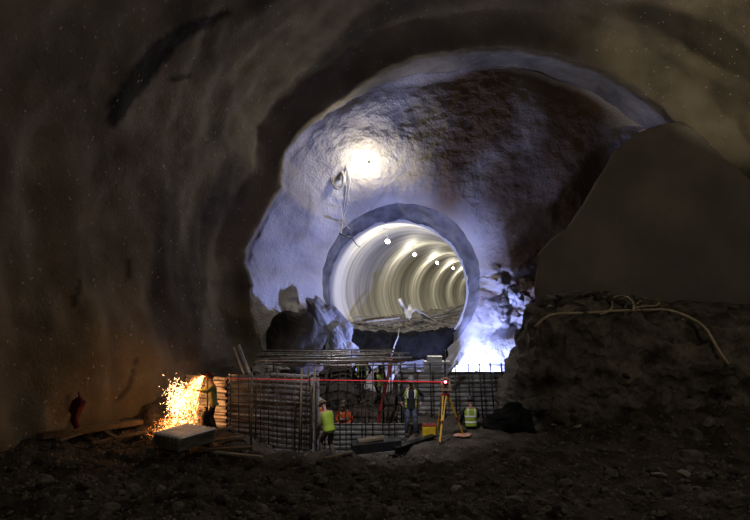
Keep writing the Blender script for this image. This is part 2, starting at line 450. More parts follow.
tag(o, 'man-high bench of dark broken rock filling the right side, a tan hose draped over it', 'rock bench')
bvh_b = BVHTree.FromPolygons(bv, bf)

# wall added in the outline of the shadow on the face, behind the bench
edge = [(122, 676), (124, 662), (133, 637), (150, 615), (179, 598), (208, 580), (228, 566), (240, 550), (254, 538), (277, 536), (294, 534), (312, 540)]
rows = []
nr = 60
for i in range(nr):
    py = 122+(312-122)*i/(nr-1); ex = float(np.interp(py, [e[0] for e in edge], [e[1] for e in edge]))
    row = []
    for j in range(84):
        if j < 8: p = P(ex+(10-j*1.2), py, 23.75-.95*(j/8))
        else:
            u = (j-8)/75; px_ = ex+(850-ex)*u; pt = 122+.95*max(0, px_-682); pt = min(pt, 285)
            p = P(px_, pt+(py-122)/190*(312-pt), 22.7)
            p = Vector((p.x, 22.7-.25*math.sin(min(1, u*6)*PI/2), p.z))
        q = p; f = 1
        p = p+Vector((.05*noise.noise(q*2), .10*noise.noise(q*.6)+.02*noise.noise(q*3), .04*noise.noise(q*2.2)))
        row.append(p)
    if i == 0:
        for k in range(6): rows.append([Vector((v.x, max(v.y, 23.7-(23.7-v.y)*k/6), v.z)) for v in row])
    rows.append(row)
me, _, _ = grid_mesh('shadow_wall', rows)
o = link('wall_right', me, 'shadow_panel'); o['kind'] = 'structure'

# ------------------------------------------------------------ raycast helper
def cast(px, py, which='all'):
    d = P(px, py, 1.0)-CAM; d.normalize(); best = None
    for k, b in (('g', bvh_g), ('b', bvh_b), ('t', bvh_t)):
        if which != 'all' and k not in which: continue
        h = b.ray_cast(CAM, d)
        if h[0] is not None and (best is None or h[3] < best[3]): best = h
    return best[0] if best else None
def gz(x, y, b=None):
    h = (b or bvh_g).ray_cast(Vector((x, y, 30)), Vector((0, 0, -1)))
    return h[0].z if h[0] else 0

# ------------------------------------------------------------ rocks
def rock_mesh(seed, sub=2, sq=(1, 1, 1), rough=.45):
    rnd = random.Random(seed)
    bm = bmesh.new(); bmesh.ops.create_icosphere(bm, subdivisions=sub, radius=.5)
    # plane cuts make flat fracture faces
    cuts = []
    for k in range(9):
        n = Vector((rnd.gauss(0, 1), rnd.gauss(0, 1), rnd.gauss(0, 1))).normalized(); cuts.append((n, .28+.14*rnd.random()))
    off = Vector((seed*3.1, seed*1.7, 0))
    for v in bm.verts:
        for n, d in cuts:
            e = v.co.dot(n)-d
            if e > 0: v.co -= n*e*.92
        v.co += v.co.normalized()*rough*.22*noise.noise(v.co*3+off)
        v.co = Vector((v.co.x*sq[0], v.co.y*sq[1], v.co.z*sq[2]))
    me = bpy.data.meshes.new('rock'); bm.to_mesh(me); bm.free()
    return me
protos = []
for k in range(10):
    me = rock_mesh(k+1, 2, (1, random.uniform(.7, 1.1), random.uniform(.5, .8)))
    me.materials.append(M['rock' if k % 3 else 'rockdark']); protos.append(me)
def put_rock(px, py, size, me, label, cat, group=None, which='gb', name='rock', sink=.25, rot=None):
    p = cast(px, py, which)
    if p is None: return None
    o = bpy.data.objects.new(name, me); COL.objects.link(o)
    o.location = p+Vector((0, 0, size*(.32-sink)))
    o.rotation_euler = rot or (random.uniform(-.4, .4), random.uniform(-.4, .4), random.uniform(0, 6.28))
    o.scale = (size,)*3
    tag(o, label, cat, group); return o
zones = [
    (62, (0, 250), (462, 518), 'small broken rock in the dark rubble at the bottom left of the picture', 'rocks in the left foreground rubble', 'g'),
    (58, (250, 480), (458, 518), 'small broken rock in the rubble across the bottom middle of the picture', 'rocks in the middle foreground rubble', 'g'),
    (54, (480, 750), (462, 518), 'small broken rock in the rubble at the bottom right of the picture', 'rocks in the right foreground rubble', 'g'),
    (28, (515, 750), (375, 455), 'small broken rock lying on the lower slope of the rock bench', 'rocks at the foot of the bench', 'gb'),
    (24, (535, 660), (293, 308), 'lumpy stone lying along the top edge of the rock bench', 'stones on the bench edge', 'b'),
]
for n, xr, yr, lab, grp, wh in zones:
    for k in range(n):
        px, py = random.uniform(*xr), random.uniform(*yr)
        s = random.choice((.12, .16, .2, .26, .34))*random.uniform(.8, 1.2)
        if wh == 'b': s = random.uniform(.22, .5)
        put_rock(px, py, s, random.choice(protos), lab, 'rock', grp, wh)
pale = rock_mesh(31, 3, (1, .95, .85), .2); pale.materials.append(M['rockpale'])
mid = rock_mesh(32, 3, (1, .8, .8)); mid.materials.append(M['rock'])
mid2 = rock_mesh(35, 3, (1, .7, .6)); mid2.materials.append(M['rock'])
flat = rock_mesh(33, 3, (1, .6, .28)); flat.materials.append(M['rockpale'])
flat2 = rock_mesh(37, 3, (1, .6, .4)); flat2.materials.append(M['rock'])
put_rock(496, 451, .15, pale, 'small round pale stone on the rubble below the paint-marked stone', 'rock')
put_rock(457, 490, .26, pale, 'round pale rock in the bottom rubble beneath the yellow tripod', 'rock')
put_rock(691, 437, .62, mid, 'large grey rounded boulder at the foot of the bench, far right', 'boulder')
put_rock(708, 424, .5, mid2, 'dark angular boulder leaning behind the large grey boulder', 'boulder')
put_rock(674, 437, .26, mid, 'small pale triangular rock left of the large grey boulder', 'rock')
put_rock(690, 462, .9, mid2, 'broad low dark boulder half buried below the large grey boulder', 'boulder')
put_rock(660, 476, .42, flat, 'flat pale stone slab in the right foreground rubble, left of its twin', 'rock')
put_rock(686, 475, .40, flat, 'flat pale stone slab in the right foreground rubble, right of its twin', 'rock')
put_rock(150, 455, .42, mid, 'brown angular rock in front of the corrugated sheet stack', 'rock')
put_rock(176, 458, .4, mid2, 'second brown rock in front of the corrugated sheet stack, right of the angular one', 'rock')
put_rock(349, 477, .22, flat2, 'pale upright splinter of rock in the middle of the foreground', 'rock')
put_rock(262, 512, .36, mid2, 'pointed brown rock at the very bottom edge, left of centre', 'rock')
put_rock(308, 500, .34, flat2, 'grey wedge-shaped rock near the bottom, above and right of the pointed one', 'rock')
put_rock(554, 425, .2, flat, 'small pale chip of stone at the left foot of the rock bench', 'rock')
put_rock(578, 427, .28, flat, 'long pale chip of stone at the foot of the bench, right of the small one', 'rock')
put_rock(525, 463, .42, mid2, 'dark lump of rock overhanging a black hollow, right of the small round pale stone', 'rock')
# piles at the foot of the face
def big_rock(name, px, py, Y, dims, m, seed, label, cat='rock', rot=(0, 0, 0)):
    me = rock_mesh(seed, 4, (1, 1, 1), .8)
    for v in me.vertices:
        v.co += v.co.normalized()*(.10*noise.noise(v.co*5+Vector((seed, 0, 0)))+.05*noise.noise(v.co*11))
    o = link(name, me, m); o.location = P(px, py, Y); o.scale = dims; o.rotation_euler = rot
    tag(o, label, cat); return o
big_rock('boulder', 293, 352, 24.6, (3.0, 2.0, 3.1), 'rockdark', 41, 'round-topped dark mound in place of the shadowed recess below the blue-lit face', 'shadow mound')  # dark mound added where there is a shadowed recess
big_rock('rock_slab', 330, 333, 25.6, (1.7, 1.2, 3.2), 'rockblue', 45, 'jagged blue-lit rock slab leaning below the left rim of the tunnel mouth', 'rock', (0, -.55, 0))
big_rock('rock_slab', 345, 352, 25.2, (1.2, 1.0, 2.0), 'rockblue', 46, 'smaller blue-lit rock right under the lower rim of the tunnel mouth', 'rock', (0, -.6, .4))
big_rock('boulder', 500, 306, 25.6, (1.5, 1.0, 1.1), 'rock', 48, 'overhanging broken rock right of the tunnel mouth, above the white glare', 'rock', (0, .3, .5))
big_rock('boulder', 514, 296, 25.2, (.9, .8, .8), 'rockblue', 49, 'pale knob of rock peeping over the left end of the bench', 'rock', (.4, .3, .5))
big_rock('boulder', 334, 402, 21.6, (2.6, 1.2, 2.4), 'rockdark', 50, 'dark heap of broken rock behind the workers in orange', 'rock pile')
big_rock('boulder', 402, 408, 21.6, (2.0, 1.2, 2.2), 'rockdark', 51, 'dark heap of broken rock behind the standing worker in the open vest', 'rock pile', (0, 0, 2))
big_rock('boulder', 268, 368, 20.6, (1.4, .9, .7), 'rock', 52, 'brown rubble heap above the left corrugated wall, under the rebar mat', 'rock pile')

# ------------------------------------------------------------ lamps on the face
fm = bpy.data.objects['wall_back'].data
BV_F = BVHTree.FromPolygons([v.co.copy() for v in fm.vertices], [tuple(p.vertices) for p in fm.polygons])
_d = (P(369, 166, 1)-CAM).normalized()
lp = P(369, 166, BV_F.ray_cast(CAM, _d)[0].y-.5)
t = empty('work_lamp', lp); tag(t, 'glaring white work lamp hung on the shotcrete face above the tunnel mouth', 'lamp')
mb = MB(); mb.lathe([(.02, -.16), (.10, -.12), (.13, -.02), (.10, .06), (.04, .10)], n=18); mb.build('bulb', 'glass', t, True)
mb = MB(); mb.lathe([(.06, .08), (.06, .14), (.05, .22), (.02, .24)], n=18); mb.build('socket', 'steel', t, True)
mb = MB(); mb.tube([(0, 0, .22), (0, .02, .45), (0, .25, .55), (0, .8, .56)], .018); mb.build('hook', 'steel', t)
def light(name, kind, loc, W, col, size=.2, spot=None, rot=None, blend=.3, target=None):
    l = bpy.data.lights.new(name, kind); l.energy = W; l.color = col
    if kind in ('POINT', 'SPOT'): l.shadow_soft_size = size
    if kind == 'SPOT': l.spot_size = spot; l.spot_blend = blend
    if kind == 'AREA': l.size = size
    o = bpy.data.objects.new(name, l); COL.objects.link(o); o.location = loc
    if target is not None: o.rotation_euler = (Vector(target)-Vector(loc)).to_track_quat('-Z', 'Y').to_euler()
    elif rot: o.rotation_euler = rot
    return o
light('work_lamp_light', 'POINT', lp+Vector((0, -.16, -.05)), 270, (1, .90, .68), .3)

# floodlight low behind the left end of the bench
fp = P(476, 374, 23.95)
t = empty('floodlight', (fp.x, fp.y, gz(fp.x, fp.y))); tag(t, 'low bluish floodlight hidden behind the back corrugated wall, source of the white glare', 'floodlight')
h = fp.z-gz(fp.x, fp.y)
aim = (Vector((-1, .35, .12))).normalized(); R = aim.to_track_quat('Z', 'Y').to_matrix()
mb = MB()
for k in range(3):
    a = 2*PI*k/3; mb.tube([(0, 0, h*.6), (.4*math.cos(a), .4*math.sin(a), 0)], .02)
mb.tube([(0, 0, h*.55), (0, 0, h-.12)], .025); mb.build('stand', 'steel', t)
mb = MB(); mb.box((0, 0, h), (.34, .26, .12), R); mb.build('housing', 'steel', t)
mb = MB(); mb.box(Vector((0, 0, h))+aim*.07, (.30, .22, .02), R); mb.build('lens', 'flens', t)
light('floodlight_light', 'SPOT', fp+aim*.42+Vector((0,.05,.1)), 3200, (.36, .43, 1.0), .12, math.radians(178.5), blend=.02, target=fp+aim*.42+Vector((-.02, 1.0, .10)))
light('pit_fill_light', 'SPOT', (-.6, 12.6, 8.6), 2300, (.95, .93, 1.0), .1, math.radians(62), blend=.9, target=(-.1, 19.5, .6))  # unseen spot added to brighten the pit, its walls and the workers

# tunnel lamps
for i, Y in enumerate((30.2, 40, 50, 60, 70, 80)):
    c = tc(Y)+Vector((-.85 if i == 0 else -1.25, 0, 2.55))
    t = empty('tunnel_lamp', c)
    tag(t, ('nearest', 'second nearest', 'third', 'fourth', 'fifth', 'farthest')[i]+' white lamp along the crown of the lined tunnel', 'lamp', 'tunnel crown lamps')
    mb = MB(); mb.lathe([(.05, -.13), (.11, -.09), (.12, 0), (.08, .05)], n=14); mb.build('bulb', 'tlamp', t, True)
    mb = MB(); mb.lathe([(.07, .04), (.06, .10), (.04, .16), (.03, .42)], n=14); mb.build('socket', 'zincpale', t, True)
    light('tunnel_lamp_light', 'POINT', c+Vector((.05, 0, -.22)), 230, (1, .93, .74), .12)

# cables on the face
def face_y(x, z):
    b = BV_F.ray_cast(Vector((x, 0, z)), Vector((0, 1, 0))); return b[0].y if b[0] else 26.3
fm = bpy.data.objects['wall_back'].data
BV_F = BVHTree.FromPolygons([v.co.copy() for v in fm.vertices], [tuple(p.vertices) for p in fm.polygons])
def onface(px, py, lift=.06):
    p = P(px, py, 26.2)
    for _ in range(3): y = face_y(p.x, p.z)-lift; p = P(px, py, y)
    return p
c = onface(338, 179, .08)
t = empty('cable_coil', c); tag(t, 'coil of pale cable hung on the face left of the glaring work lamp', 'cable coil')
mb = MB()
for k in range(5):
    rx, rz = .26+.03*random.uniform(-1, 1), .42+.04*random.uniform(-1, 1); o_ = Vector((random.uniform(-.04, .04), -.03*k, random.uniform(-.05, .05)))
    mb.tube([o_+Vector((rx*math.cos(a*PI/12), 0, rz*math.sin(a*PI/12))) for a in range(25)], .022, 6)
mb.build('loops', 'cable', t, True)
mb = MB(); mb.box((0, .05, .1), (.22, .10, .30)); mb.build('junction_box', 'zincpale', t)
def run(name, pts, r, m, label, cat, lift=.05, n=6, group=None):
    w = smooth_path([onface(a, b, lift) for a, b in pts], n)
    mb = MB(); mb.tube(w, r, 6); o = mb.build(name, m, None, True); tag(o, label, cat, group); return o
run('cable', [(346, 166), (345, 178), (346, 190), (344, 205), (343, 220), (341, 234)], .028, 'cable', 'pale cable falling straight from beside the coil to the rim of the tunnel mouth', 'cable')
run('cable', [(349, 164), (350, 180), (348, 195), (346, 210), (343, 218)], .02, 'cable', 'thinner pale cable looping just right of the straight falling one', 'cable', .12)
run('cable', [(347, 168), (352, 176), (358, 178), (362, 172), (367, 163)], .02, 'cable', 'short cable slung between the falling cables and the glaring work lamp', 'cable', .15)
run('cable', [(336, 196), (341, 208), (344, 222), (350, 229)], .02, 'cable', 'pale tail of cable dropping from the bottom of the coil', 'cable', .1)
w = smooth_path([onface(339, 233), onface(345, 236, .1), P(351, 237, 27.0), P(356, 244, 27.6), P(360, 247, 28.2)], 6)
mb = MB(); mb.tube(w, .025, 6); tag(mb.build('cable', 'cabledark', None, True), 'dark cable hooked over the upper left rim of the tunnel mouth', 'cable')
# hanging cable in front of the shadowed muck below the tunnel
w = []
for (a, b) in [(399, 330), (398, 338), (395, 345), (393, 352), (391, 358)]:
    q = cast(a, b, 't'); w.append((q if q else P(a, b, 27.0))+Vector((0, -.05, .06)))
mb = MB(); mb.tube(smooth_path(w, 5), .03, 6); tag(mb.build('cable', 'cable', None, True), 'thin pale cable trailing down the shadowed muck below the tunnel mouth', 'cable')

# ------------------------------------------------------------ debris in the tunnel mouth
def plank(a, b, w, h, m, label, cat='board', name='board', group=None):
    a = Vector(a); b = Vector(b); mb = MB(); mb.bar(a, b, w, h)
    o = mb.build(name, m); tag(o, label, cat, group); return o
def tp(px, py, dz=.1, Y=None):
    q = cast(px, py, 't')
    if q is None or q.y > 45: q = P(px, py, Y or 31)
    return q+Vector((0, 0, dz))
D = [((352, 317), (377, 316), 'woodpale', 'pale board lying farthest back at the left of the tunnel floor'),
     ((356, 319), (392, 316), 'woodpale', 'long pale board lying across the left of the tunnel floor'),
     ((350, 323), (384, 317), 'wood', 'brown board slanting at the front left of the tunnel floor'),
     ((366, 322), (400, 318), 'woodpale', 'pale board lying nearest the shadowed muck edge'),
     ((372, 325), (405, 320), 'wood', 'brown board at the muck edge under the white debris')]
for k, (a, b, m, lab) in enumerate(D):
    pa = P(a[0], a[1], 30.6-.2*k); pb = P(b[0], b[1], 31.0-.2*k)
    for q in (pa, pb): q.z = max(q.z, gz(q.x, q.y, bvh_t)+.05)
    plank(pa, pb, .16, .06, m, lab)
for k, (a, b, lab) in enumerate([((418, 322), (466, 313), 'long steel pipe lying on the right of the tunnel floor, nearest'), ((424, 318), (466, 310), 'long steel pipe lying on the right of the tunnel floor, behind the nearest'), ((445, 313), (465, 304), 'short pipe tilted up against the right tunnel wall')]):
    pa = P(a[0], a[1], 32+k); pb = P(b[0], b[1], 34.5+k)
    mb = MB(); mb.tube([pa, pb], .06, 8); tag(mb.build('pipe', 'steelpale', None, True), lab, 'pipe')
mb = MB(); mb.tube([P(409, 318, 32), P(399, 299, 32)], [.11, .13], 10); tag(mb.build('pipe', 'zincpale', None, True), 'thick white pipe stub leaning up from the tunnel debris', 'pipe')
def cloth(name, pts, m, label, cat, amp=.12):
    rows = []
    n = len(pts[0])
    for r in range(len(pts)-1):
        for k in range(8):
            rows.append([(pts[r][i].lerp(pts[r+1][i], k/8)) for i in range(n)])
    rows.append(pts[-1])
    rr = []
    for r in rows:
        e = smooth_path(r, 8); rr.append([v+Vector((amp*noise.noise(v*3), amp*noise.noise(v*3+Vector((5, 0, 0))), amp*noise.noise(v*4))) for v in e])
    me, _, _ = grid_mesh(name, rr); o = link(name, me, m)
    so = o.modifiers.new('s', 'SOLIDIFY'); so.thickness = .03
    tag(o, label, cat); return o
cloth('tarpaulin', [[P(404, 314, 31.2), P(410, 306, 31.6), P(417, 309, 32), P(422, 318, 32)], [P(409, 320, 30.6), P(414, 312, 31), P(424, 316, 31.4), P(436, 322, 31)]], 'zincpale', 'crumpled white sheet heaped on the debris in the tunnel mouth', 'tarpaulin')
tm = [rock_mesh(60+k, 2, (1, .8, .5)) for k in range(4)]
for m_ in tm: m_.materials.append(M['rockpale'])
for k in range(44):
    px = random.uniform(372, 462); py = 321+.10*abs(px-400)*-.1+random.uniform(-1, 7)*(1 if px < 440 else .5)
    q = cast(px, py, 't')
    if q is None or q.y < 28.6: continue
    o = bpy.data.objects.new('rock', random.choice(tm)); COL.objects.link(o); s = random.uniform(.08, .3); o.location = q+Vector((0, 0, s*.1)); o.scale = (s,)*3
    o.rotation_euler = (0, 0, random.uniform(0, 6)); tag(o, 'pale chunk of spoil along the lit edge of the tunnel floor', 'rock', 'spoil on the tunnel floor')
def standing(px, py0, py1, Y, r, m, label, name='rod', cat='rod'):
    mb = MB(); mb.tube([P(px[0], py0, Y), P(px[1], py1, Y)], r, 8); return tag(mb.build(name, m, None, True), label, cat)

# ------------------------------------------------------------ corrugated steel walls
def corrugated(name, a, b, z0, z1, label, m='zinc', pitch=.16, depth=.07, ribs=True):
    """sheet pile run from a to b (x,y), horizontal corrugations"""
    a = Vector((a[0], a[1], 0)); b = Vector((b[0], b[1], 0)); L = (b-a).length; d = (b-a).normalized(); n = Vector((d.y, -d.x, 0))
    if n.y > 0: n = -n
    t = empty(name, (a.x, a.y, z0)); tag(t, label, 'corrugated wall')
    rows = []; k = int((z1-z0)/(pitch/6)); nc = max(6, int(L/.25))
    for i in range(k+1):
        z = (z1-z0)*i/k; c = math.sin(2*PI*(z+z0)/pitch); off = depth*(1 if c > .25 else (-1 if c < -.25 else c*4))*.5
        rows.append([d*(L*j/nc)+n*(off+.012*noise.noise(Vector((a.x+L*j/nc*1.3, z*3, 1))))+Vector((0, 0, z+.012*noise.noise(Vector((L*j/nc, z*2, 7))))) for j in range(nc+1)])
    me, _, _ = grid_mesh('sheet', rows)
    o = link('sheet', me, m, t); so = o.modifiers.new('s', 'SOLIDIFY'); so.thickness = .008
    for p in me.polygons: p.use_smooth = False
    if ribs:
        for j in range(int(L/1.2)+2):
            s = min(L-.03, j*1.2+.03); mb = MB(); q = d*s-n*.07
            mb.bar(q, q+Vector((0, 0, z1-z0)), .06, .06); mb.build('post', 'steel', t)
    return t
A0 = P(228, 430, 18.1); A1 = P(318, 455, 17.0); Am = A0.lerp(A1, .5)
corrugated('corrugated_wall', (A0.x, A0.y), (Am.x, Am.y), -.25, 1.74, 'left run of corrugated steel wall right of the welder, its back half')
corrugated('corrugated_wall', (Am.x, Am.y), (A1.x, A1.y), -.55, 1.86, 'left run of corrugated steel wall, its nearer half ending at the pale post')
W0 = P(186, 425, 18.9); W1 = P(226, 428, 18.35)
corrugated('corrugated_wall', (W0.x, W0.y), (W1.x, W1.y), -.1, 1.62, 'short corrugated steel wall behind the sparks, lit orange', pitch=.2)
B0 = P(398, 400, 20.6); B1 = P(452, 400, 20.6); B2 = P(505, 400, 20.6)
corrugated('corrugated_wall', (B0.x, 20.6), (B1.x, 20.6), -.5, 1.5, 'back corrugated steel wall behind the tripod, its left half')
corrugated('corrugated_wall', (B1.x, 20.6), (B2.x, 20.6), -.5, 1.5, 'back corrugated steel wall behind the seated worker, next to the bench')
C0 = P(318, 430, 19.0); C1 = P(408, 430, 19.0)
corrugated('corrugated_wall', (C0.x, 19.0), (C1.x, 19.0), -1.0, .02, 'low corrugated steel wall gleaming in the pit left of the standing worker', ribs=False)
# pale post at the end of the left run
q = P(315, 455, 16.95)
t = empty('steel_post', (q.x, q.y, -.5)); tag(t, 'pale upright steel plate post at the near end of the left corrugated wall', 'post')
mb = MB(); mb.box((-.04, 0, 1.2), (.17, .05, 2.4)); mb.box((.10, .02, 1.15), (.05, .05, 2.3)); mb.build('plate', 'steelpale', t)
mb = MB(); mb.box((-.02, -.02, 2.42), (.26, .10, .06)); mb.build('cap', 'steelpale', t)

# ------------------------------------------------------------ rebar cages and the mat
def cage(name, label, verts, hors, origin, group=None, mv='rebar', mh='rebar'):
    t = empty(name, origin); tag(t, label, 'rebar cage', group)
    for (a, b, r) in verts:
        mb = MB(); mb.tube(rel((a, b), origin), r, 6); mb.build('vertical_bar', mv, t, True)
    for (a, b, r) in hors:
        mb = MB(); mb.tube(rel((a, b), origin), r, 6); mb.build('horizontal_bar', mh, t, True)
    return t
def gzz(x, y): return gz(x, y)
Yc = 20.15
vs = []
for (xb, xt) in ((402, 400), (416, 415), (432, 430), (446, 445), (457, 455), (472, 468), (484, 479), (496, 490), (507, 501)):
    vs.append((P(xb, 432, Yc), P(xt, 363, Yc), .028))
hs = [(P(398, y, Yc-.03), P(508, y, Yc-.03), .016) for y in (365, 372, 420, 428)]
cage('rebar_cage', 'dark rebar cage standing in front of the back corrugated wall, behind the tripod', vs, hs, P(452, 430, Yc), mv='steel', mh='steel')
vs = []; hs = []
for k in range(12):
    u = k/11; a = A0.lerp(A1, u); x = 232+(316-232)*u+random.uniform(-2, 2)
    Yk = a.y-.35; vs.append((P(x+random.uniform(-1.5, 1.5), 436+18*u, Yk), P(x+random.uniform(-1.5, 1.5), 373+random.uniform(-8, 3), Yk), .018))
for y0, y1 in ((388, 390), (402, 409), (418, 430)):
    hs.append((P(230, y0, A0.y-.3), P(317, y1, A1.y-.3), .014))
cage('rebar_cage', 'rusty rebar grid standing in front of the left corrugated wall', vs, hs, P(275, 440, 17.3))
vs = []; hs = []
for k in range(11):
    x = 324+7.2*k+random.uniform(-2, 2); vs.append((P(x, 450-.3*k, 18.7), P(x+random.uniform(-1, 1), 352+random.uniform(-4, 10), 18.7), .016))
for y in (384, 394, 412): hs.append((P(320, y+random.uniform(-1, 1), 18.68), P(402, y+random.uniform(-1, 1), 18.68), .013))
cage('rebar_cage', 'open rebar cage in front of the workers in orange, right of the pale post', vs, hs, P(360, 450, 18.7))
# two tall brown bars near the camera at left
for k, (x, y0, x1, y1, lab) in enumerate(((299, 457, 302, 368, 'tall brown steel bar upright in front of the left corrugated wall'), (311, 458, 315, 367, 'tall brown steel bar upright just left of the pale post'), (251, 452, 252, 372, 'thin tall brown bar upright before the middle of the left corrugated wall'))):
    mb = MB(); mb.tube([P(x, y0, 16.5), P(x1, y1, 16.5)], .03, 6); tag(mb.build('steel_bar', 'wood', None, True), lab, 'bar')
# mat of bars on top
t0 = P(330, 366, 18.6)
t = empty('rebar_mat', t0); tag(t, 'raised mat of horizontal rebar running behind and above the corrugated walls, below the face', 'rebar mat')
k = 0
for Y in [17.9+i*.22 for i in range(20)]:
    z = 2.08+.10*math.sin(Y*7)
    xl = (258-375)/F*Y+random.uniform(-.1, .8); xr = (402-375)/F*Y+random.uniform(-.6, .4)
    mb = MB(); mb.tube(rel([(xl, Y, z+random.uniform(-.03, .03)), ((xl+xr)/2, Y, z-.02), (xr, Y, z+random.uniform(-.03, .03))], t0), .02, 6)
    mb.build('long_bar', 'rebarlit' if k % 2 else 'rebar', t, True); k += 1  # every other bar coloured pale, as if lit by the floodlight
for k in range(16):
    x = -3.4+k*.28
    mb = MB(); mb.tube(rel([(x, 17.8, 2.02), (x*1.12, 22.1, 2.02)], t0), .014, 6); mb.build('cross_bar', 'rebar', t, True)
for (x, Y) in ((-3.3, 19), (-1.6, 19.4), (.3, 19.8), (-3.8, 21.8), (-1.9, 21.8), (.6, 21.9)):
    g = gz(x, Y); mb = MB(); mb.tube(rel([(x, Y, g), (x, Y, 2.05)], t0), .03, 6); mb.build('support_post', 'steel', t, True)
# leaning pair of pale angles at left
mb = MB(); a, b = P(252, 380, 18.0), P(238.5, 345, 18.4); mb.bar(a, b, .03, .12)
tag(mb.build('steel_angle', 'steelpale'), 'wider pale steel angle leaning up to the left above the left corrugated wall', 'steel angle')
mb = MB(); a, b = P(246, 380, 18.0), P(233.5, 347, 18.4); mb.bar(a, b, .02, .07)
tag(mb.build('steel_angle', 'steelpale'), 'thinner pale steel angle leaning left of its wider partner above the left corrugated wall', 'steel angle')
# diagonal struts
mb = MB(); mb.tube([P(388, 378, 19.2), P(403, 361, 19.4)], .035, 8); tag(mb.build('strut', 'steelpale', None, True), 'short pale strut slanting up behind the standing worker', 'strut')
mb = MB(); mb.tube([P(447, 374, 19.9), P(458, 361, 19.9)], .05, 8); tag(mb.build('strut', 'steelpale', None, True), 'short pale strut slanting in the glare above the tripod', 'strut')
# bright pipe along the top at x 385-450
mb = MB(); mb.tube([P(318, 358.5, 20.5), P(385, 358.5, 20.5), P(412, 357.5, 20.5)], .04, 8); tag(mb.build('pipe', 'steelpale', None, True), 'level bright pipe under the shadowed muck, left of the glare', 'pipe')
t = empty('machine', P(437, 372, 22.4)); tag(t, 'low boxy grey machine silhouetted against the white glare behind the back wall', 'machine')
mb = MB(); mb.box((0, 0, .15), (1.0, .5, .55)); mb.box((-.1, 0, .5), (.55, .4, .22)); mb.build('body', 'zinc', t)
mb = MB(); mb.tube([(.3, 0, .4), (.3, 0, .85)], .03); mb.build('exhaust', 'steel', t)
mb = MB(); mb.box((0, 0, -.4), (1.2, .6, .56)); mb.build('skid', 'steel', t)

# ------------------------------------------------------------ timber, sheet stack, beam, slab
def gplank(a, b, w, h, m, label, lift=.05, name='board'):
    pa, pb = cast(*a, 'g'), cast(*b, 'g')
    return plank(pa+Vector((0, 0, lift)), pb+Vector((0, 0, lift)), w, h, m, label)
gplank((58, 445), (108, 428), .14, .06, 'wood', 'grey-brown board slanting in the dark at the left wall foot', .12)
gplank((92, 430), (118, 446), .12, .05, 'wood', 'board crossing over the slanting board at the left wall foot', .2)
gplank((74, 436), (98, 447), .10, .05, 'wood', 'short board poking out under the crossed boards at far left', .12)
gplank((92, 448), (160, 432), .12, .06, 'wood', 'long board running right towards the corrugated sheet stack', .12)
gplank((40, 440), (140, 425), .3, .14, 'wood', 'heavy dark timber lying along the left wall foot', .1)
gplank((172, 449), (232, 436), .16, .06, 'wood', 'upper board fanned out right of the corrugated sheet stack', .26)
gplank((178, 452), (244, 442), .16, .06, 'wood', 'middle board fanned out below the corrugated sheet stack', .16)
gplank((200, 454), (252, 451), .16, .06, 'wood', 'lowest board fanned out below the corrugated sheet stack', .10)
gplank((215, 456), (262, 461), .12, .05, 'woodpale', 'pale edged board pointing right in front of the fanned boards', .10)
gplank((325, 462), (352, 455), .14, .05, 'wood', 'short brown board on the crest in front of the worker in the lime shirt', .08)
# sheet stack
c = cast(182, 440, 'g'); z0 = c.z
Yk = c.y; s = Yk/F
TL = P(152, 438, 16.6); BLk = P(189, 425.5, 18.0); BR = P(222, 430, 17.5); FR = P(180, 443, 16.0)
t = empty('sheet_stack', (0, 0, 0)); tag(t, 'stack of galvanised corrugated sheets on boards, its pale top sheet shining below the sparks', 'sheet stack')
zt = .55
def top(px, py, z): 
    Y = (CZ-z)*F/(py-HY); return Vector(((px-375)/F*Y, Y, z))
c00, c10, c11, c01 = top(152, 434, zt), top(179, 440, zt), top(217, 429, zt), top(187, 424, zt)
n_u, n_v = 50, 8
for L in range(7):
    rows = []
    for i in range(n_u+1):
        u = i/n_u
        rows.append([(c00.lerp(c10, u)).lerp(c01.lerp(c11, u), j/n_v)+Vector((0, 0, .02*math.sin(u*2*PI*7)-.05*L)) for j in range(n_v+1)])
    me, _, _ = grid_mesh('sheet', rows); o = link('sheet', me, 'litzinc' if L == 0 else 'zinc', t)  # top sheet's colour raised to carry the light falling on it
    so = o.modifiers.new('s', 'SOLIDIFY'); so.thickness = .02
mb = MB()
for u in (.1, .85):
    a = c00.lerp(c01, u)-Vector((0, 0, .41)); b = c10.lerp(c11, u)-Vector((0, 0, .41)); mb.bar(a, b, .12, .10)
mb.build('bearer', 'wood', t)
# black beam and crate
a, b = P(395, 452, 16.2), P(434, 439, 17.0)
d = (b-a); t = empty('steel_beam', a); tag(t, 'black steel beam lying on the rubble in front of the standing worker', 'beam')
mb = MB(); mb.bar((0, 0, .12), d+Vector((0, 0, .12)), .22, .03); mb.bar((0, 0, -.10), d+Vector((0, 0, -.10)), .22, .03); mb.build('flange', 'steel', t)
mb = MB(); mb.bar((0, 0, 0), d, .03, .22); mb.build('web', 'steel', t)
a, b = P(352, 448, 16.4), P(400, 443, 16.6)
mb = MB(); mb.bar(a, b, .5, .26); tag(mb.build('timber', 'steel'), 'thick black timber baulk on the rubble left of the black beam', 'timber')
mb = MB(); mb.bar(P(358, 441, 16.5), P(384, 437, 16.6), .3, .06); tag(mb.build('board', 'wood'), 'dusty board resting on the thick black baulk', 'board')
rows = [[Vector((x, y, .07+.02*noise.noise(Vector((x*2, y*2, 0))))) for x in [1.65+i*.1 for i in range(24)]] for y in [16.7+j*.1 for j in range(26)]]
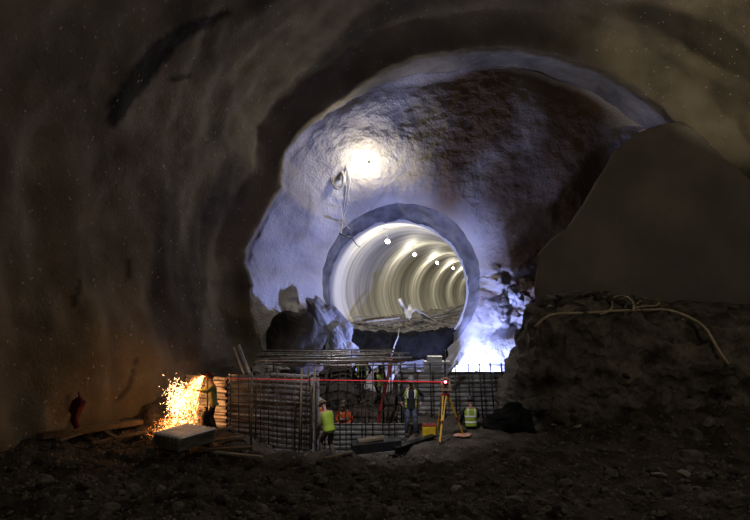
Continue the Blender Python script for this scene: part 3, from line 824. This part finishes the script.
# ------------------------------------------------------------ total station, beam, case
tz = gz(2.05, 17.0)
tx, ty = (445.4-375)/F*17, 17.0
topz = P(445, 394, 17).z
t = empty('tripod', (tx, ty, 0)); tag(t, 'yellow surveying tripod standing left of the seated worker', 'tripod')
for (px, py, Y) in ((436, 432, 17.5), (464, 435.5, 17.2), (439.6, 443, 16.3)):
    f_ = P(px, py, Y); f_.z = gz(f_.x, f_.y)+.02; e = f_-Vector((tx, ty, 0)); hd = Vector((0, 0, topz))
    s_ = Vector((e.x, e.y, 0)).normalized()*.07
    side = Vector((-s_.y, s_.x, 0)).normalized()*.045
    lg = MB(); mid_ = (hd+s_).lerp(e, .55)
    lg.bar(hd+s_+side, mid_+side*.6, .025, .03); lg.bar(hd+s_-side, mid_-side*.6, .025, .03); lg.bar((hd+s_).lerp(e, .42), e.lerp(hd+s_, .05), .05, .03)
    o = lg.build('leg', 'yellow', t)
    k_ = MB(); k_.bar(mid_+Vector((0, 0, .04)), mid_-Vector((0, 0, .04)), .13, .05); k_.build('clamp', 'redp', o)
    k_ = MB(); k_.tube([e.lerp(hd+s_, .06), e], [.025, .006], 6); k_.build('foot', 'steel', o)
mb = MB(); mb.lathe([(.11, 0), (.12, .02), (.12, .05), (.09, .06)], (0, 0, topz-.04), 18); mb.build('head_plate', 'redp', t)
t = empty('survey_instrument', (tx, ty, topz+.02)); tag(t, 'surveying instrument on the yellow tripod, shining a red laser', 'surveying instrument')
mb = MB(); mb.lathe([(.08, 0), (.09, .02), (.05, .04), (.08, .06), (.08, .09)], n=18); mb.build('tribrach', 'steel', t)
mb = MB(); mb.box((-.11, 0, .22), (.05, .12, .26)); mb.box((.11, 0, .22), (.05, .12, .26)); mb.box((0, 0, .11), (.26, .14, .06)); mb.build('yoke', 'khaki', t)
mb = MB(); mb.lathe([(.05, -.12), (.065, -.08), (.065, .08), (.045, .12)], (0, 0, .28), 16, Matrix.Rotation(PI/2, 3, 'X')); mb.build('telescope', 'steel', t, True)
mb = MB(); mb.tube([(-.12, 0, .34), (-.12, 0, .42), (0, 0, .46), (.12, 0, .42), (.12, 0, .34)], .018, 6); mb.build('handle', 'khaki', t, True)
ld = P(445.4, 382, 16.86)
mb = MB(); mb.lathe([(.012, -.028), (.035, -.018), (.04, 0), (.035, .018), (.012, .028)], ld-Vector(t.location), 12, Matrix.Rotation(PI/2, 3, 'X')); mb.build('laser_aperture', 'laserdot', t, True)
mb = MB(); mb.tube([ld, P(380, 380.8, 16.82), P(226, 378.5, 16.75)], [.015, .012, .005], 6); tag(mb.build('laser_beam', 'laser'), 'thin level red laser beam running left from the surveying instrument', 'laser beam')
light('laser_light', 'POINT', ld+Vector((0, -.12, 0)), .6, (1, .02, .04), .02)
c = P(429, 431, 17.3); zc = gz(c.x, c.y)
t = empty('instrument_case', (c.x, c.y, zc)); tag(t, 'yellow instrument case on the ground between the standing worker and the tripod', 'case')
mb = MB(); mb.box((0, 0, .20), (.40, .26, .30)); o = mb.build('body', 'case', t); bv_ = o.modifiers.new('b', 'BEVEL'); bv_.width = .03; bv_.segments = 3
mb = MB(); mb.box((0, 0, .37), (.41, .27, .06)); o = mb.build('lid', 'redp', t); bv_ = o.modifiers.new('b', 'BEVEL'); bv_.width = .02
mb = MB(); mb.tube([(-.08, -.0, .40), (-.08, 0, .45), (.08, 0, .45), (.08, 0, .40)], .012, 6); mb.build('handle', 'steel', t)
ps = rock_mesh(71, 3, (1, .7, .18), .9); ps.materials.append(M['pinkpaint'])
put_rock(464, 437.5, .62, ps, 'flat stone sprayed with orange marking paint under the right tripod leg', 'rock', rot=(0, 0, .3), sink=.2)
# small dark posts beside the tripod
mb = MB(); q = P(440, 440, 16.9); mb.tube([q, P(440.5, 396, 16.9)], .02, 6); tag(mb.build('stake', 'steel', None, True), 'thin dark stake upright between the tripod legs', 'stake')
# dark boulder left foot of bench
big_rock('boulder', 508, 424, 18.3, (1.5, 1.3, 1.3), 'muck', 81, 'black rounded boulder at the left foot of the rock bench beside the rebar')
# red bits behind
mb = MB(); mb.tube(smooth_path([P(391, 358, 19.6), P(389, 372, 19.5), P(384, 392, 19.4), P(380, 412, 19.3), P(378, 426, 19.3)], 5), .05, 8); tag(mb.build('hose', 'redp', None, True), 'dark red hose hanging down behind the rebar left of the standing worker', 'hose')

# hose on the bench
def bp(px, py, lift=.04):
    q = cast(px, py, 'b'); return q
def drape(pix, n=5):
    out = []
    for p in smooth_path([(a, b, 0) for a, b in pix], n):
        q = cast(p.x, p.y, 'b')
        if q is None:
            q = out[-1].copy() if out else P(p.x, p.y, 18.5)
            q = P(p.x, p.y, q.y)
        out.append(q)
    # keep depth smooth
    ys = [q.y for q in out]
    for _ in range(6): ys = [ys[0]]+[(ys[i-1]+ys[i]+ys[i+1])/3 for i in range(1, len(ys)-1)]+[ys[-1]]
    res = []
    ps_ = smooth_path([(a, b, 0) for a, b in pix], n)
    for p, y in zip(ps_, ys): res.append(P(p.x, p.y, y-.22))
    return res
hp = [(535, 327), (545, 318), (556, 314), (580, 313), (601, 312), (612, 311), (629, 310.5), (645, 310), (663, 309.6), (674, 311.5), (684, 315), (696, 321), (706, 329), (712, 338), (718, 349), (724, 358), (728, 363)]
mb = MB(); mb.tube(drape(hp), .042, 8); tag(mb.build('hose', 'hose', None, True), 'long tan hose draped along the top of the rock bench and down its right slope', 'hose')
hp = [(600, 314.5), (607, 312), (612, 308), (612, 300), (615, 297), (620, 295.6), (627, 297), (632, 301), (634, 307), (633, 311), (638, 303), (646, 298), (655, 299), (659, 303), (655, 306), (645, 306), (636, 308)]
mb = MB(); mb.tube(drape(hp), .034, 8); tag(mb.build('hose', 'hose', None, True), 'double loop of tan hose lying on the edge of the rock bench', 'hose')

# red rag on left
cloth('red_cloth', [[P(74, 402, 16.2), P(78, 398, 16.0), P(80, 393, 16.2)], [P(72, 414, 16), P(77, 410, 15.8), P(82, 404, 16)], [P(73, 424, 15.9), P(76, 426, 15.7), P(80, 423, 15.9)]], 'redcloth', 'dull red jacket hanging low on the dark cavern wall at far left', 'jacket', .15)

# ------------------------------------------------------------ people
def skin_mesh(chains, sub=2):
    """chains: list of [(co, radius), ...]; chains whose first point repeats an earlier point join it"""
    vs, rs, es = [], [], []
    def idx(co, r):
        for i, v in enumerate(vs):
            if (v-co).length < 1e-4: return i
        vs.append(co.copy()); rs.append(r); return len(vs)-1
    for ch in chains:
        prev = None
        for co, r in ch:
            i = idx(Vector(co), r)
            if prev is not None and prev != i: es.append((prev, i))
            prev = i
    me = bpy.data.meshes.new('sk'); me.from_pydata(vs, es, []); o = bpy.data.objects.new('sk', me); COL.objects.link(o)
    o.modifiers.new('k', 'SKIN').use_smooth_shade = True
    sb = o.modifiers.new('s', 'SUBSURF'); sb.levels = sub
    bpy.context.view_layer.update()
    if not me.skin_vertices: 
        bm = bmesh.new(); bm.from_mesh(me); bm.verts.layers.skin.verify(); bm.to_mesh(me); bm.free()
    for i, sv in enumerate(me.skin_vertices[0].data):
        r = rs[i]; sv.radius = r if isinstance(r, tuple) else (r, r); sv.use_root = (i == 0)
    me.update(); bpy.context.view_layer.update()
    dg = bpy.context.evaluated_depsgraph_get(); out = bpy.data.meshes.new_from_object(o.evaluated_get(dg))
    bpy.data.objects.remove(o)
    return out
def ell_loft(mb, rings, n=24, gap=None):
    """rings: (centre, right, fwd, rx, ry); gap=(a0,a1) leaves an opening centred on the front"""
    k = len(mb.v); open_ = gap is not None
    for (c, R, Fw, rx, ry) in rings:
        for j in range(n):
            if open_: a = PI/2+gap/2+(2*PI-gap)*j/(n-1)
            else: a = 2*PI*j/n
            ca, sa = math.cos(a), math.sin(a)
            e = .8      # a little squarer than an ellipse
            x = math.copysign(abs(ca)**e, ca)*rx; y = math.copysign(abs(sa)**e, sa)*ry
            mb.v.append(tuple(c+R*x+Fw*y))
    for i in range(len(rings)-1):
        for j in range(n-1 if open_ else n):
            a = k+i*n+j; b = k+i*n+(j+1) % n; mb.f.append((a, b, b+n, a+n))
    if not open_:
        mb.f.append(tuple(k+j for j in range(n))[::-1]); e = k+(len(rings)-1)*n; mb.f.append(tuple(e+j for j in range(n)))
def person(loc, facing, label, H=1.75, lean=0.0, side=0.0, hand_l=None, hand_r=None, foot_l=(.12, .05), foot_r=(-.12, -.05), hip_drop=0.0, seated=False, head_pitch=0, head_yaw=0,
           top_m='hood', vest_m='lime', pants_m='jeans', hat_m='hatw', gap=None, tape='both', arms_m=None):
    """local frame: +Y is where the person looks, +X is their right side... x<0 left"""
    t = empty('person', loc, facing); tag(t, label, 'person'); s = H/1.75
    X, Yv, Zv = Vector((1, 0, 0)), Vector((0, 1, 0)), Vector((0, 0, 1))
    hipz = (.92 if not seated else .14)*s-hip_drop
    pel = Vector((0, 0, hipz))
    up = Vector((side, math.sin(lean), math.cos(lean))).normalized(); fw = (Yv-up*Yv.dot(up)).normalized(); rt = fw.cross(up).normalized()
    waist = pel+up*.12*s; chest = pel+up*.33*s; shc = pel+up*.50*s; nb = pel+up*.55*s; 
    hu = (up+fw*.15).normalized() if head_pitch == 0 else (Quaternion(rt, -head_pitch) @ up)
    hf = (Quaternion(hu, head_yaw) @ (fw-hu*fw.dot(hu)).normalized()); hr_ = hf.cross(hu).normalized()
    nk = nb+hu*.07*s; hb = nk+hu*.05*s; hc = nk+hu*.14*s; ht = nk+hu*.22*s
    chains = [[(pel, (.13*s, .10*s)), (waist, (.125*s, .09*s)), (chest, (.14*s, .10*s)), (shc, (.12*s, .08*s)), (nb, .055*s), (nk, .052*s), (hb+hf*.01, (.062*s, .075*s)), (hc, (.075*s, .092*s)), (ht-hu*.03*s, (.06*s, .07*s))]]
    arms = []; legs = []
    for sd, hd, ft in ((1, hand_r, foot_r), (-1, hand_l, foot_l)):
        sh = shc+rt*sd*.185*s-up*.02
        target = sh+(-up*.50*s+fw*.10+rt*sd*.06) if hd is None else pel+rt*hd[0]*s+fw*hd[1]*s+up*hd[2]*s
        Lu, Lf = .285*s, .255*s
        d = target-sh; L = min(d.length, (Lu+Lf)*.985); dn = d.normalized(); target = sh+dn*L
        a = (Lu*Lu-Lf*Lf+L*L)/(2*L); h = math.sqrt(max(0, Lu*Lu-a*a))
        bend = (rt*sd*.8-fw*.7-up*.2); bend = (bend-dn*bend.dot(dn)).normalized()
        el = sh+dn*a+bend*h; wr = target
        chains.append([(shc, (.12*s, .08*s)), (sh, .062*s), (sh.lerp(el, .5), .052*s), (el, .042*s), (el.lerp(wr, .4), .040*s), (wr, .026*s)])
        fd = (wr-el).normalized(); pn = rt*sd; pn = (pn-fd*pn.dot(fd)).normalized(); sw = fd.cross(pn)
        palm = wr+fd*.05*s
        chains.append([(wr, .026*s), (palm, (.034*s, .018*s))])
        for q, (off, ln) in enumerate(((-.03, .072), (-.01, .082), (.01, .076), (.03, .058))):
            k0 = palm+sw*off*s+fd*.035*s; k1 = k0+fd*ln*.5*s-pn*.006*s; k2 = k1+(fd*.8-pn*.6).normalized()*ln*.5*s
            chains.append([(palm, (.034*s, .018*s)), (k0, .010*s), (k1, .009*s), (k2, .007*s)])
        th = wr+fd*.03*s+(fw*.5+sw*-.5).normalized()*.035*s
        chains.append([(palm, (.034*s, .018*s)), (th, .011*s), (th+fd*.045*s, .009*s)])
        arms.append((sh, el, wr))
        hp_ = pel+rt*sd*.095*s-up*.03*s
        an = Vector((sd*0+ft[0], ft[1], .09*s))
        d = an-hp_; L1, L2 = .43*s, .42*s; L = min(d.length, (L1+L2)*.995); dn = d.normalized(); an = hp_+dn*L
        a = (L1*L1-L2*L2+L*L)/(2*L); h = math.sqrt(max(0, L1*L1-a*a)); bend = Yv*1.0+X*(.25*sd if seated else 0)+(Zv*.6 if seated else Zv*0); bend = (bend-dn*bend.dot(dn)).normalized()
        kn = hp_+dn*a+bend*h
        chains.append([(pel, (.13*s, .10*s)), (hp_, .085*s), (hp_.lerp(kn, .5), .072*s), (kn, .052*s), (kn.lerp(an, .35), .053*s), (an, .035*s), (an+Yv*.07*s-Zv*.045*s, .035*s), (an+Yv*.15*s-Zv*.055*s, .026*s)])
        legs.append((hp_, kn, an))
    me = skin_mesh(chains, 2)
    bm = bmesh.new(); bm.from_mesh(me)
    def blob(c, d, Q=None):
        r = bmesh.ops.create_icosphere(bm, subdivisions=2, radius=1)
        for v in r['verts']: v.co = c+hr_*v.co.x*d[0]*s+hf*v.co.y*d[1]*s+hu*v.co.z*d[2]*s
    blob(hc, (.074, .095, .115)); blob(hc+hf*.098*s-hu*.018*s, (.014, .022, .026)); blob(hc+hf*.082*s-hu*.062*s, (.026, .012, .008)); blob(hc+hf*.07*s-hu*.09*s, (.035, .03, .025))
    for q in (-1, 1): blob(hc+hr_*.077*s*q-hu*.01*s, (.012, .024, .034)); blob(hc+hr_*q*.03*s+hf*.088*s+hu*.01*s, (.014, .010, .009))
    bm.to_mesh(me); bm.free()
    body = link('body', me, 'skin', t, True)
    # trousers
    tr = [[(pel+up*.03, (.155*s, .125*s)), (pel-up*.04*s, (.15*s, .125*s))]]
    for hp_, kn, an in legs: tr.append([(pel-up*.04*s, (.15*s, .125*s)), (hp_-Zv*.02, .105*s), (hp_.lerp(kn, .5), .092*s), (kn, .075*s), (kn.lerp(an, .4), .072*s), (an+Zv*.0, .062*s)])
    link('trousers', skin_mesh(tr, 2), pants_m, t, True)
    # jacket: lofted torso with sleeves
    def ring(u, g=0):
        tab = [(-.10, .17, .125), (.0, .165, .12), (.12, .155, .112), (.28, .178, .125), (.40, .195, .13), (.48, .175, .11), (.535, .10, .075), (.56, .065, .062)]
        us = [q[0] for q in tab]; rx = float(np.interp(u, us, [q[1] for q in tab])); ry = float(np.interp(u, us, [q[2] for q in tab]))
        return (pel+up*u*s, rt, fw, (rx+g)*s, (ry+g)*s)
    mb = MB(); ell_loft(mb, [ring(-.10+.66*i/16) for i in range(17)]); jk = mb.mesh('jacket')
    bm = bmesh.new(); bm.from_mesh(jk)
    for sh, el, wr in arms:
        sk = skin_mesh([[(sh-(sh-shc)*.35, .085*s), (sh, .080*s), (sh.lerp(el, .5), .068*s), (el, .058*s), (el.lerp(wr, .5), .052*s), (wr-(wr-el)*.06, .042*s)]], 2); bm.from_mesh(sk)
    bm.to_mesh(jk); bm.free()
    link('jacket', jk, top_m, t, True)
    if vest_m:
        mb = MB(); rr = [ring(-.06+.57*i/14, .022) for i in range(15)]; ell_loft(mb, rr, 30, gap); v = link('vest', mb.mesh('vest'), vest_m, t, True)
        so = v.modifiers.new('s', 'SOLIDIFY'); so.thickness = .012
        if tape:
            for u in ((.06, .24) if tape == 'both' else (.10,)):
                mb = MB(); ell_loft(mb, [ring(u, .032), ring(u+.05, .032)], 30, gap if gap else .02); b_ = mb.build('reflective_band', 'reflect', v, True)
            for q in (-1, 1):
                for fb in ((1, -1)):
                    pts = []
                    for i in range(9):
                        u = .24+(.50-.24)*i/8; c_, R_, F_, rx, ry = ring(u, .034); ff = .52*rx
                        pts.append(c_+R_*q*ff+F_*fb*ry*(1-.52**2)**.42)
                    mb = MB(); mb.f = []; w = rt*.022*s
                    for i, p_ in enumerate(pts): mb.v += [tuple(p_-w), tuple(p_+w)]
                    mb.f = [(2*i, 2*i+1, 2*i+3, 2*i+2) for i in range(8)]
                    b_ = mb.build('reflective_strap', 'reflect', v, True); so = b_.modifiers.new('s', 'SOLIDIFY'); so.thickness = .006
    # boots
    for hp_, kn, an in legs:
        mb = MB(); mb.tube([an+Zv*.10*s, an, an-Zv*.05*s], [.055*s, .052*s, .05*s], 12); mb.box(an+Yv*.065*s-Zv*.045*s, (.10*s, .27*s, .085*s)); o = mb.build('boot', 'boot', t, True); bv_ = o.modifiers.new('b', 'BEVEL'); bv_.width = .02; bv_.segments = 2
    # hard hat
    if hat_m:
        R = Matrix((hr_, hf, hu)).transposed(); c_ = hc+hu*.035*s
        mb = MB(); pr_ = [(.118*math.cos(a*PI/16)*s, .118*math.sin(a*PI/16)*1.0*s) for a in range(8)]+[(.01, .12*s)]
        mb.lathe([(.150*s, -.012*s), (.125*s, .006*s)]+pr_, c_, 24, R@Matrix.Diagonal((.93, 1.14, 1.0))); ht_ = mb.build('hard_hat', hat_m, t, True)
        mb = MB(); mb.box(c_+hf*.155*s-hu*.005*s, (.17*s, .08*s, .012*s), R); mb.build('brim', hat_m, ht_)
        mb = MB(); mb.lathe([(.088*s, -.05*s), (.094*s, 0)], hc-hf*.012*s+hu*.02*s, 18, R@Matrix.Diagonal((.9, 1.06, 1.0))); mb.build('hair', 'hair', t, True)
    return t
def gl(px, Y, z=None):
    x = (px-375)/F*Y; return (x, Y, gz(x, Y) if z is None else z)
person(gl(411, 17.75), PI, 'worker facing the camera in open lime vest over dark hoodie, behind the black beam', 1.74, hand_l=(-.30, .05, .10), hand_r=(.30, .05, .10), top_m='hood', gap=1.5, hat_m='hatg', pants_m='jeans', tape='both', foot_l=(-.16, .02), foot_r=(.14, 0))
person(gl(471, 18.35), .05, 'worker seated with back to the camera in lime vest, right of the tripod', 1.70, seated=True, lean=.12, hand_l=(-.18, .35, .15), hand_r=(.18, .35, .15), foot_l=(-.2, .62), foot_r=(.2, .62), hat_m='hatd', top_m='hood', pants_m='darkp')
person(gl(329, 16.75), .7, 'worker in lime stooping at the near end of the left corrugated wall', 1.72, lean=.32, hand_l=(-.15, .28, .02), hand_r=(.16, .25, .0), foot_l=(-.13, .18), foot_r=(.12, -.15), hip_drop=.05, hat_m='hatb', top_m='khaki', pants_m='brownp', head_pitch=.35, tape=None)
person(gl(345, 19.7), PI*.9, 'worker in an orange vest standing deep in the pit behind the low corrugated wall', 1.70, lean=.15, vest_m='orange', top_m='orange', hat_m='hatb', pants_m='darkp', tape='both', hand_l=(-.15, .25, .15), hand_r=(.15, .25, .15), hip_drop=.05)
person(gl(322.5, 19.2), PI*.75, 'worker in dull orange with a pale hard hat, just behind the stooping worker in lime', 1.72, lean=.2, vest_m='orange', top_m='orange', hat_m='hatw', pants_m='darkp', tape=None, hip_drop=.03)
person(gl(362, 21.4), PI, 'worker with two lime vest straps, behind the rebar mat under the tunnel mouth', 1.68, lean=.1, vest_m='lime', top_m='hood', hat_m='hatw', gap=1.1, tape=None, pants_m='darkp', hand_l=(-.25, .2, .1), hand_r=(.25, .2, .1))
person(gl(378, 21.3), PI*1.1, 'worker in a lime vest bending beside the dark red hose behind the laser beam', 1.60, lean=.45, vest_m='lime', top_m='hood', hat_m='hatd', pants_m='darkp', tape='both', head_pitch=.4, hand_l=(-.15, .4, .1), hand_r=(.15, .4, .1), hip_drop=.04)
person(gl(213.5, 18.0), PI*.62, 'welder in an olive jacket and dark trousers working beside the shower of sparks', 1.78, lean=.08, vest_m=None, top_m='welderj', hat_m='hatr', pants_m='darkp', hand_l=(-.2, .38, .42), hand_r=(.12, .45, .40), head_pitch=.2)
# tool box / cylinder by the welder, torch
q = gl(206, 17.7); t = empty('gas_cylinder', q); tag(t, 'short dark gas cylinder standing at the left knee of the welder', 'gas cylinder')
mb = MB(); mb.lathe([(.12, 0), (.13, .04), (.13, .62), (.10, .72), (.04, .76)], n=18); mb.build('tank', 'steel', t, True)
mb = MB(); mb.lathe([(.03, .76), (.03, .84), (.06, .85), (.06, .88)], n=12); mb.build('valve', 'rebar', t, True)
torch = P(206, 376.5, 17.85)
mb = MB(); mb.tube(smooth_path([torch, torch+Vector((.10, -.02, -.02)), torch+Vector((.22, 0, -.16)), torch+Vector((.3, 0, -.5))], 4), .014, 6); tag(mb.build('cutting_torch', 'rebar', None, True), 'cutting torch held by the welder at the head of the spark jet', 'cutting torch')
mb = MB(); mb.tube([P(207.5, 426, 17.9), P(207.5, 370, 17.9)], .025, 6); tag(mb.build('steel_bar', 'rebar', None, True), 'upright steel bar being cut at the head of the spark jet', 'bar')

# ------------------------------------------------------------ sparks: molten droplets in the air, far too many to count
rnd = random.Random(5)
for nm, m, n, hot in (('sparks', 'spark', 2600, 0), ('sparks', 'sparkhot', 1500, 1)):
    mb = MB()
    for k in range(n):
        src = torch+Vector((-.05, 0, 0)); kind = rnd.random()
        sp = rnd.uniform(.5, 2.3)*(1 if not hot else .9); el = rnd.gauss(-.12, .12)
        if kind < .06: el = rnd.uniform(-.1, .5)
        az = PI+rnd.gauss(.0, .28)
        if not hot and kind > .75: az = PI+rnd.gauss(0, .7)
        v = Vector((math.cos(el)*math.cos(az), math.cos(el)*math.sin(az), math.sin(el)))*sp
        tt = rnd.random()**.8*.75
        p = src+v*tt+Vector((0, 0, -4.9*tt*tt)); vv = v+Vector((0, 0, -9.8*tt))
        if hot and rnd.random() < .45:      # the bright heap of burning slag where the jet lands
            p = P(rnd.gauss(178, 6), rnd.gauss(401, 10), 17.8+rnd.gauss(0, .25)); vv = Vector((rnd.gauss(-1, 1), rnd.gauss(0, .6), rnd.gauss(-.6, 1.5)))
        g = ground(p.x, p.y)
        if p.z < g+.02:
            p.z = g+rnd.uniform(.02, .15); vv = Vector((rnd.gauss(0, 1), rnd.gauss(0, 1), abs(rnd.gauss(0, 1))))
        L = rnd.uniform(.02, .07); w = rnd.uniform(.0025, .006)*(1.6 if hot else 1)
        d = vv.normalized(); a = d.orthogonal().normalized(); b = d.cross(a)
        mb.add([p+d*L, p-d*L*.7, p+a*w, p-a*w*.5+b*w*.87, p-a*w*.5-b*w*.87], [(0, 2, 3), (0, 3, 4), (0, 4, 2), (1, 3, 2), (1, 4, 3), (1, 2, 4)])
    me = bpy.data.meshes.new(nm); me.from_pydata(mb.v, [], mb.f); o = link(nm, me, m)
    tag(o, 'white-hot core of the shower of sparks left of the welder' if hot else 'orange outer sparks flying left and down from the welder', 'sparks', kind='stuff')
light('spark_light', 'POINT', P(178, 398, 17.6), 15, (1, .36, .08), .3)
light('torch_light', 'POINT', P(200, 381, 17.75), 8, (1, .50, .16), .08)

# gravel over the ground (stuff)
mb = MB()
ico = bmesh.new(); bmesh.ops.create_icosphere(ico, subdivisions=1, radius=1); iv = [v.co.copy() for v in ico.verts]; if_ = [tuple(v.index for v in f.verts) for f in ico.faces]; ico.free()
for k in range(5200):
    Y = rnd.uniform(8.5, 17.5); x = rnd.uniform(-.68, .68)*Y
    if Y > 16.3 and -5 < x < 4.3: continue
    s_ = rnd.choice((.02, .03, .045, .06))*rnd.uniform(.7, 1.4); z = gz(x, Y)
    q = Quaternion((rnd.random(), rnd.random(), rnd.random(), rnd.random())).normalized(); sc = Vector((1, rnd.uniform(.6, 1), rnd.uniform(.4, .8)))
    mb.add([Vector((x, Y, z+s_*.2))+q@Vector((v.x*sc.x*s_*rnd.uniform(.75, 1.2), v.y*sc.y*s_, v.z*sc.z*s_)) for v in iv], if_)
me = bpy.data.meshes.new('gravel'); me.from_pydata(mb.v, [], mb.f); o = link('gravel', me, 'rock')
tag(o, 'fine loose gravel strewn over the dark foreground rubble', 'gravel', kind='stuff')

# ------------------------------------------------------------ haze
def haze(name, c, dims, dens, color, label, nscale=1.6, seed=0):
    bm = bmesh.new(); bmesh.ops.create_icosphere(bm, subdivisions=3, radius=1); me = bpy.data.meshes.new(name); bm.to_mesh(me); bm.free()
    m = bpy.data.materials.new(name); m.use_nodes = True; N = m.node_tree.nodes; L = m.node_tree.links
    N.remove(N['Principled BSDF']); out = N['Material Output']
    v = N.new('ShaderNodeVolumePrincipled'); v.inputs['Color'].default_value = (*color, 1); L.new(v.outputs[0], out.inputs['Volume'])
    tc_ = N.new('ShaderNodeTexCoord'); ns_ = N.new('ShaderNodeTexNoise'); ns_.inputs['Scale'].default_value = nscale; ns_.inputs['Detail'].default_value = 4
    mp = N.new('ShaderNodeMapping'); mp.inputs['Location'].default_value = (seed, seed*2, 0); L.new(tc_.outputs['Object'], mp.inputs[0]); L.new(mp.outputs[0], ns_.inputs['Vector'])
    ln = N.new('ShaderNodeVectorMath'); ln.operation = 'LENGTH'; L.new(tc_.outputs['Object'], ln.inputs[0])
    mr = N.new('ShaderNodeMapRange'); mr.inputs[1].default_value = 1.0; mr.inputs[2].default_value = .25; L.new(ln.outputs['Value'], mr.inputs[0])
    m2 = N.new('ShaderNodeMapRange'); m2.inputs[1].default_value = .42; m2.inputs[2].default_value = .7; L.new(ns_.outputs['Fac'], m2.inputs[0])
    mu = N.new('ShaderNodeMath'); mu.operation = 'MULTIPLY'; L.new(mr.outputs[0], mu.inputs[0]); L.new(m2.outputs[0], mu.inputs[1])
    m3 = N.new('ShaderNodeMath'); m3.operation = 'MULTIPLY'; L.new(mu.outputs[0], m3.inputs[0]); m3.inputs[1].default_value = dens
    L.new(m3.outputs[0], v.inputs['Density'])
    o = link(name, me, m); o.location = c; o.scale = dims; tag(o, label, 'haze', kind='stuff'); return o
haze('haze', P(482, 325, 24.6), (1.1, .9, 2.2), .9, (.85, .85, .95), 'pale bluish haze drifting up from the floodlight beside the tunnel mouth')
haze('smoke', P(178, 372, 18.1), (1.5, .9, 2.0), .25, (.7, .6, .5), 'thin brown smoke rising orange above the sparks', 1.2, 3)

# ------------------------------------------------------------ dim general light
light('unseen_cavern_light', 'SPOT', (12.8, 14.5, 9.0), 1150, (1, .86, .62), .05, math.radians(96), blend=.35, target=(15.5, 20, 15.5))
light('front_fill_light', 'POINT', (-3, 3.0, 11.5), 230, (1, .86, .68), .6)  # unseen fill added from the front for a dim ambience
light('unseen_cavern_light', 'POINT', (11.5, 9.5, 9.5), 300, (1, .86, .70), .6)  # unseen fill added to rake across the bench
w = bpy.data.worlds.new('World'); S.world = w; w.use_nodes = True
w.node_tree.nodes['Background'].inputs[0].default_value = (.9, .85, .78, 1); w.node_tree.nodes['Background'].inputs[1].default_value = .03

# ------------------------------------------------------------ camera
cam = bpy.data.cameras.new('camera'); co = bpy.data.objects.new('camera', cam); COL.objects.link(co)
co.location = CAM; co.rotation_euler = (PI/2, 0, 0); cam.lens = 28; cam.sensor_width = 36; cam.sensor_fit = 'HORIZONTAL'
cam.shift_y = 35/750.0; cam.clip_end = 300
S.camera = co
S.view_settings.view_transform = 'Standard'; S.view_settings.look = 'None'; S.view_settings.exposure = 0; S.view_settings.gamma = 1
S.view_settings.use_curve_mapping = False
S.cycles.max_bounces = 6; S.cycles.use_denoising = True; S.cycles.volume_bounces = 1
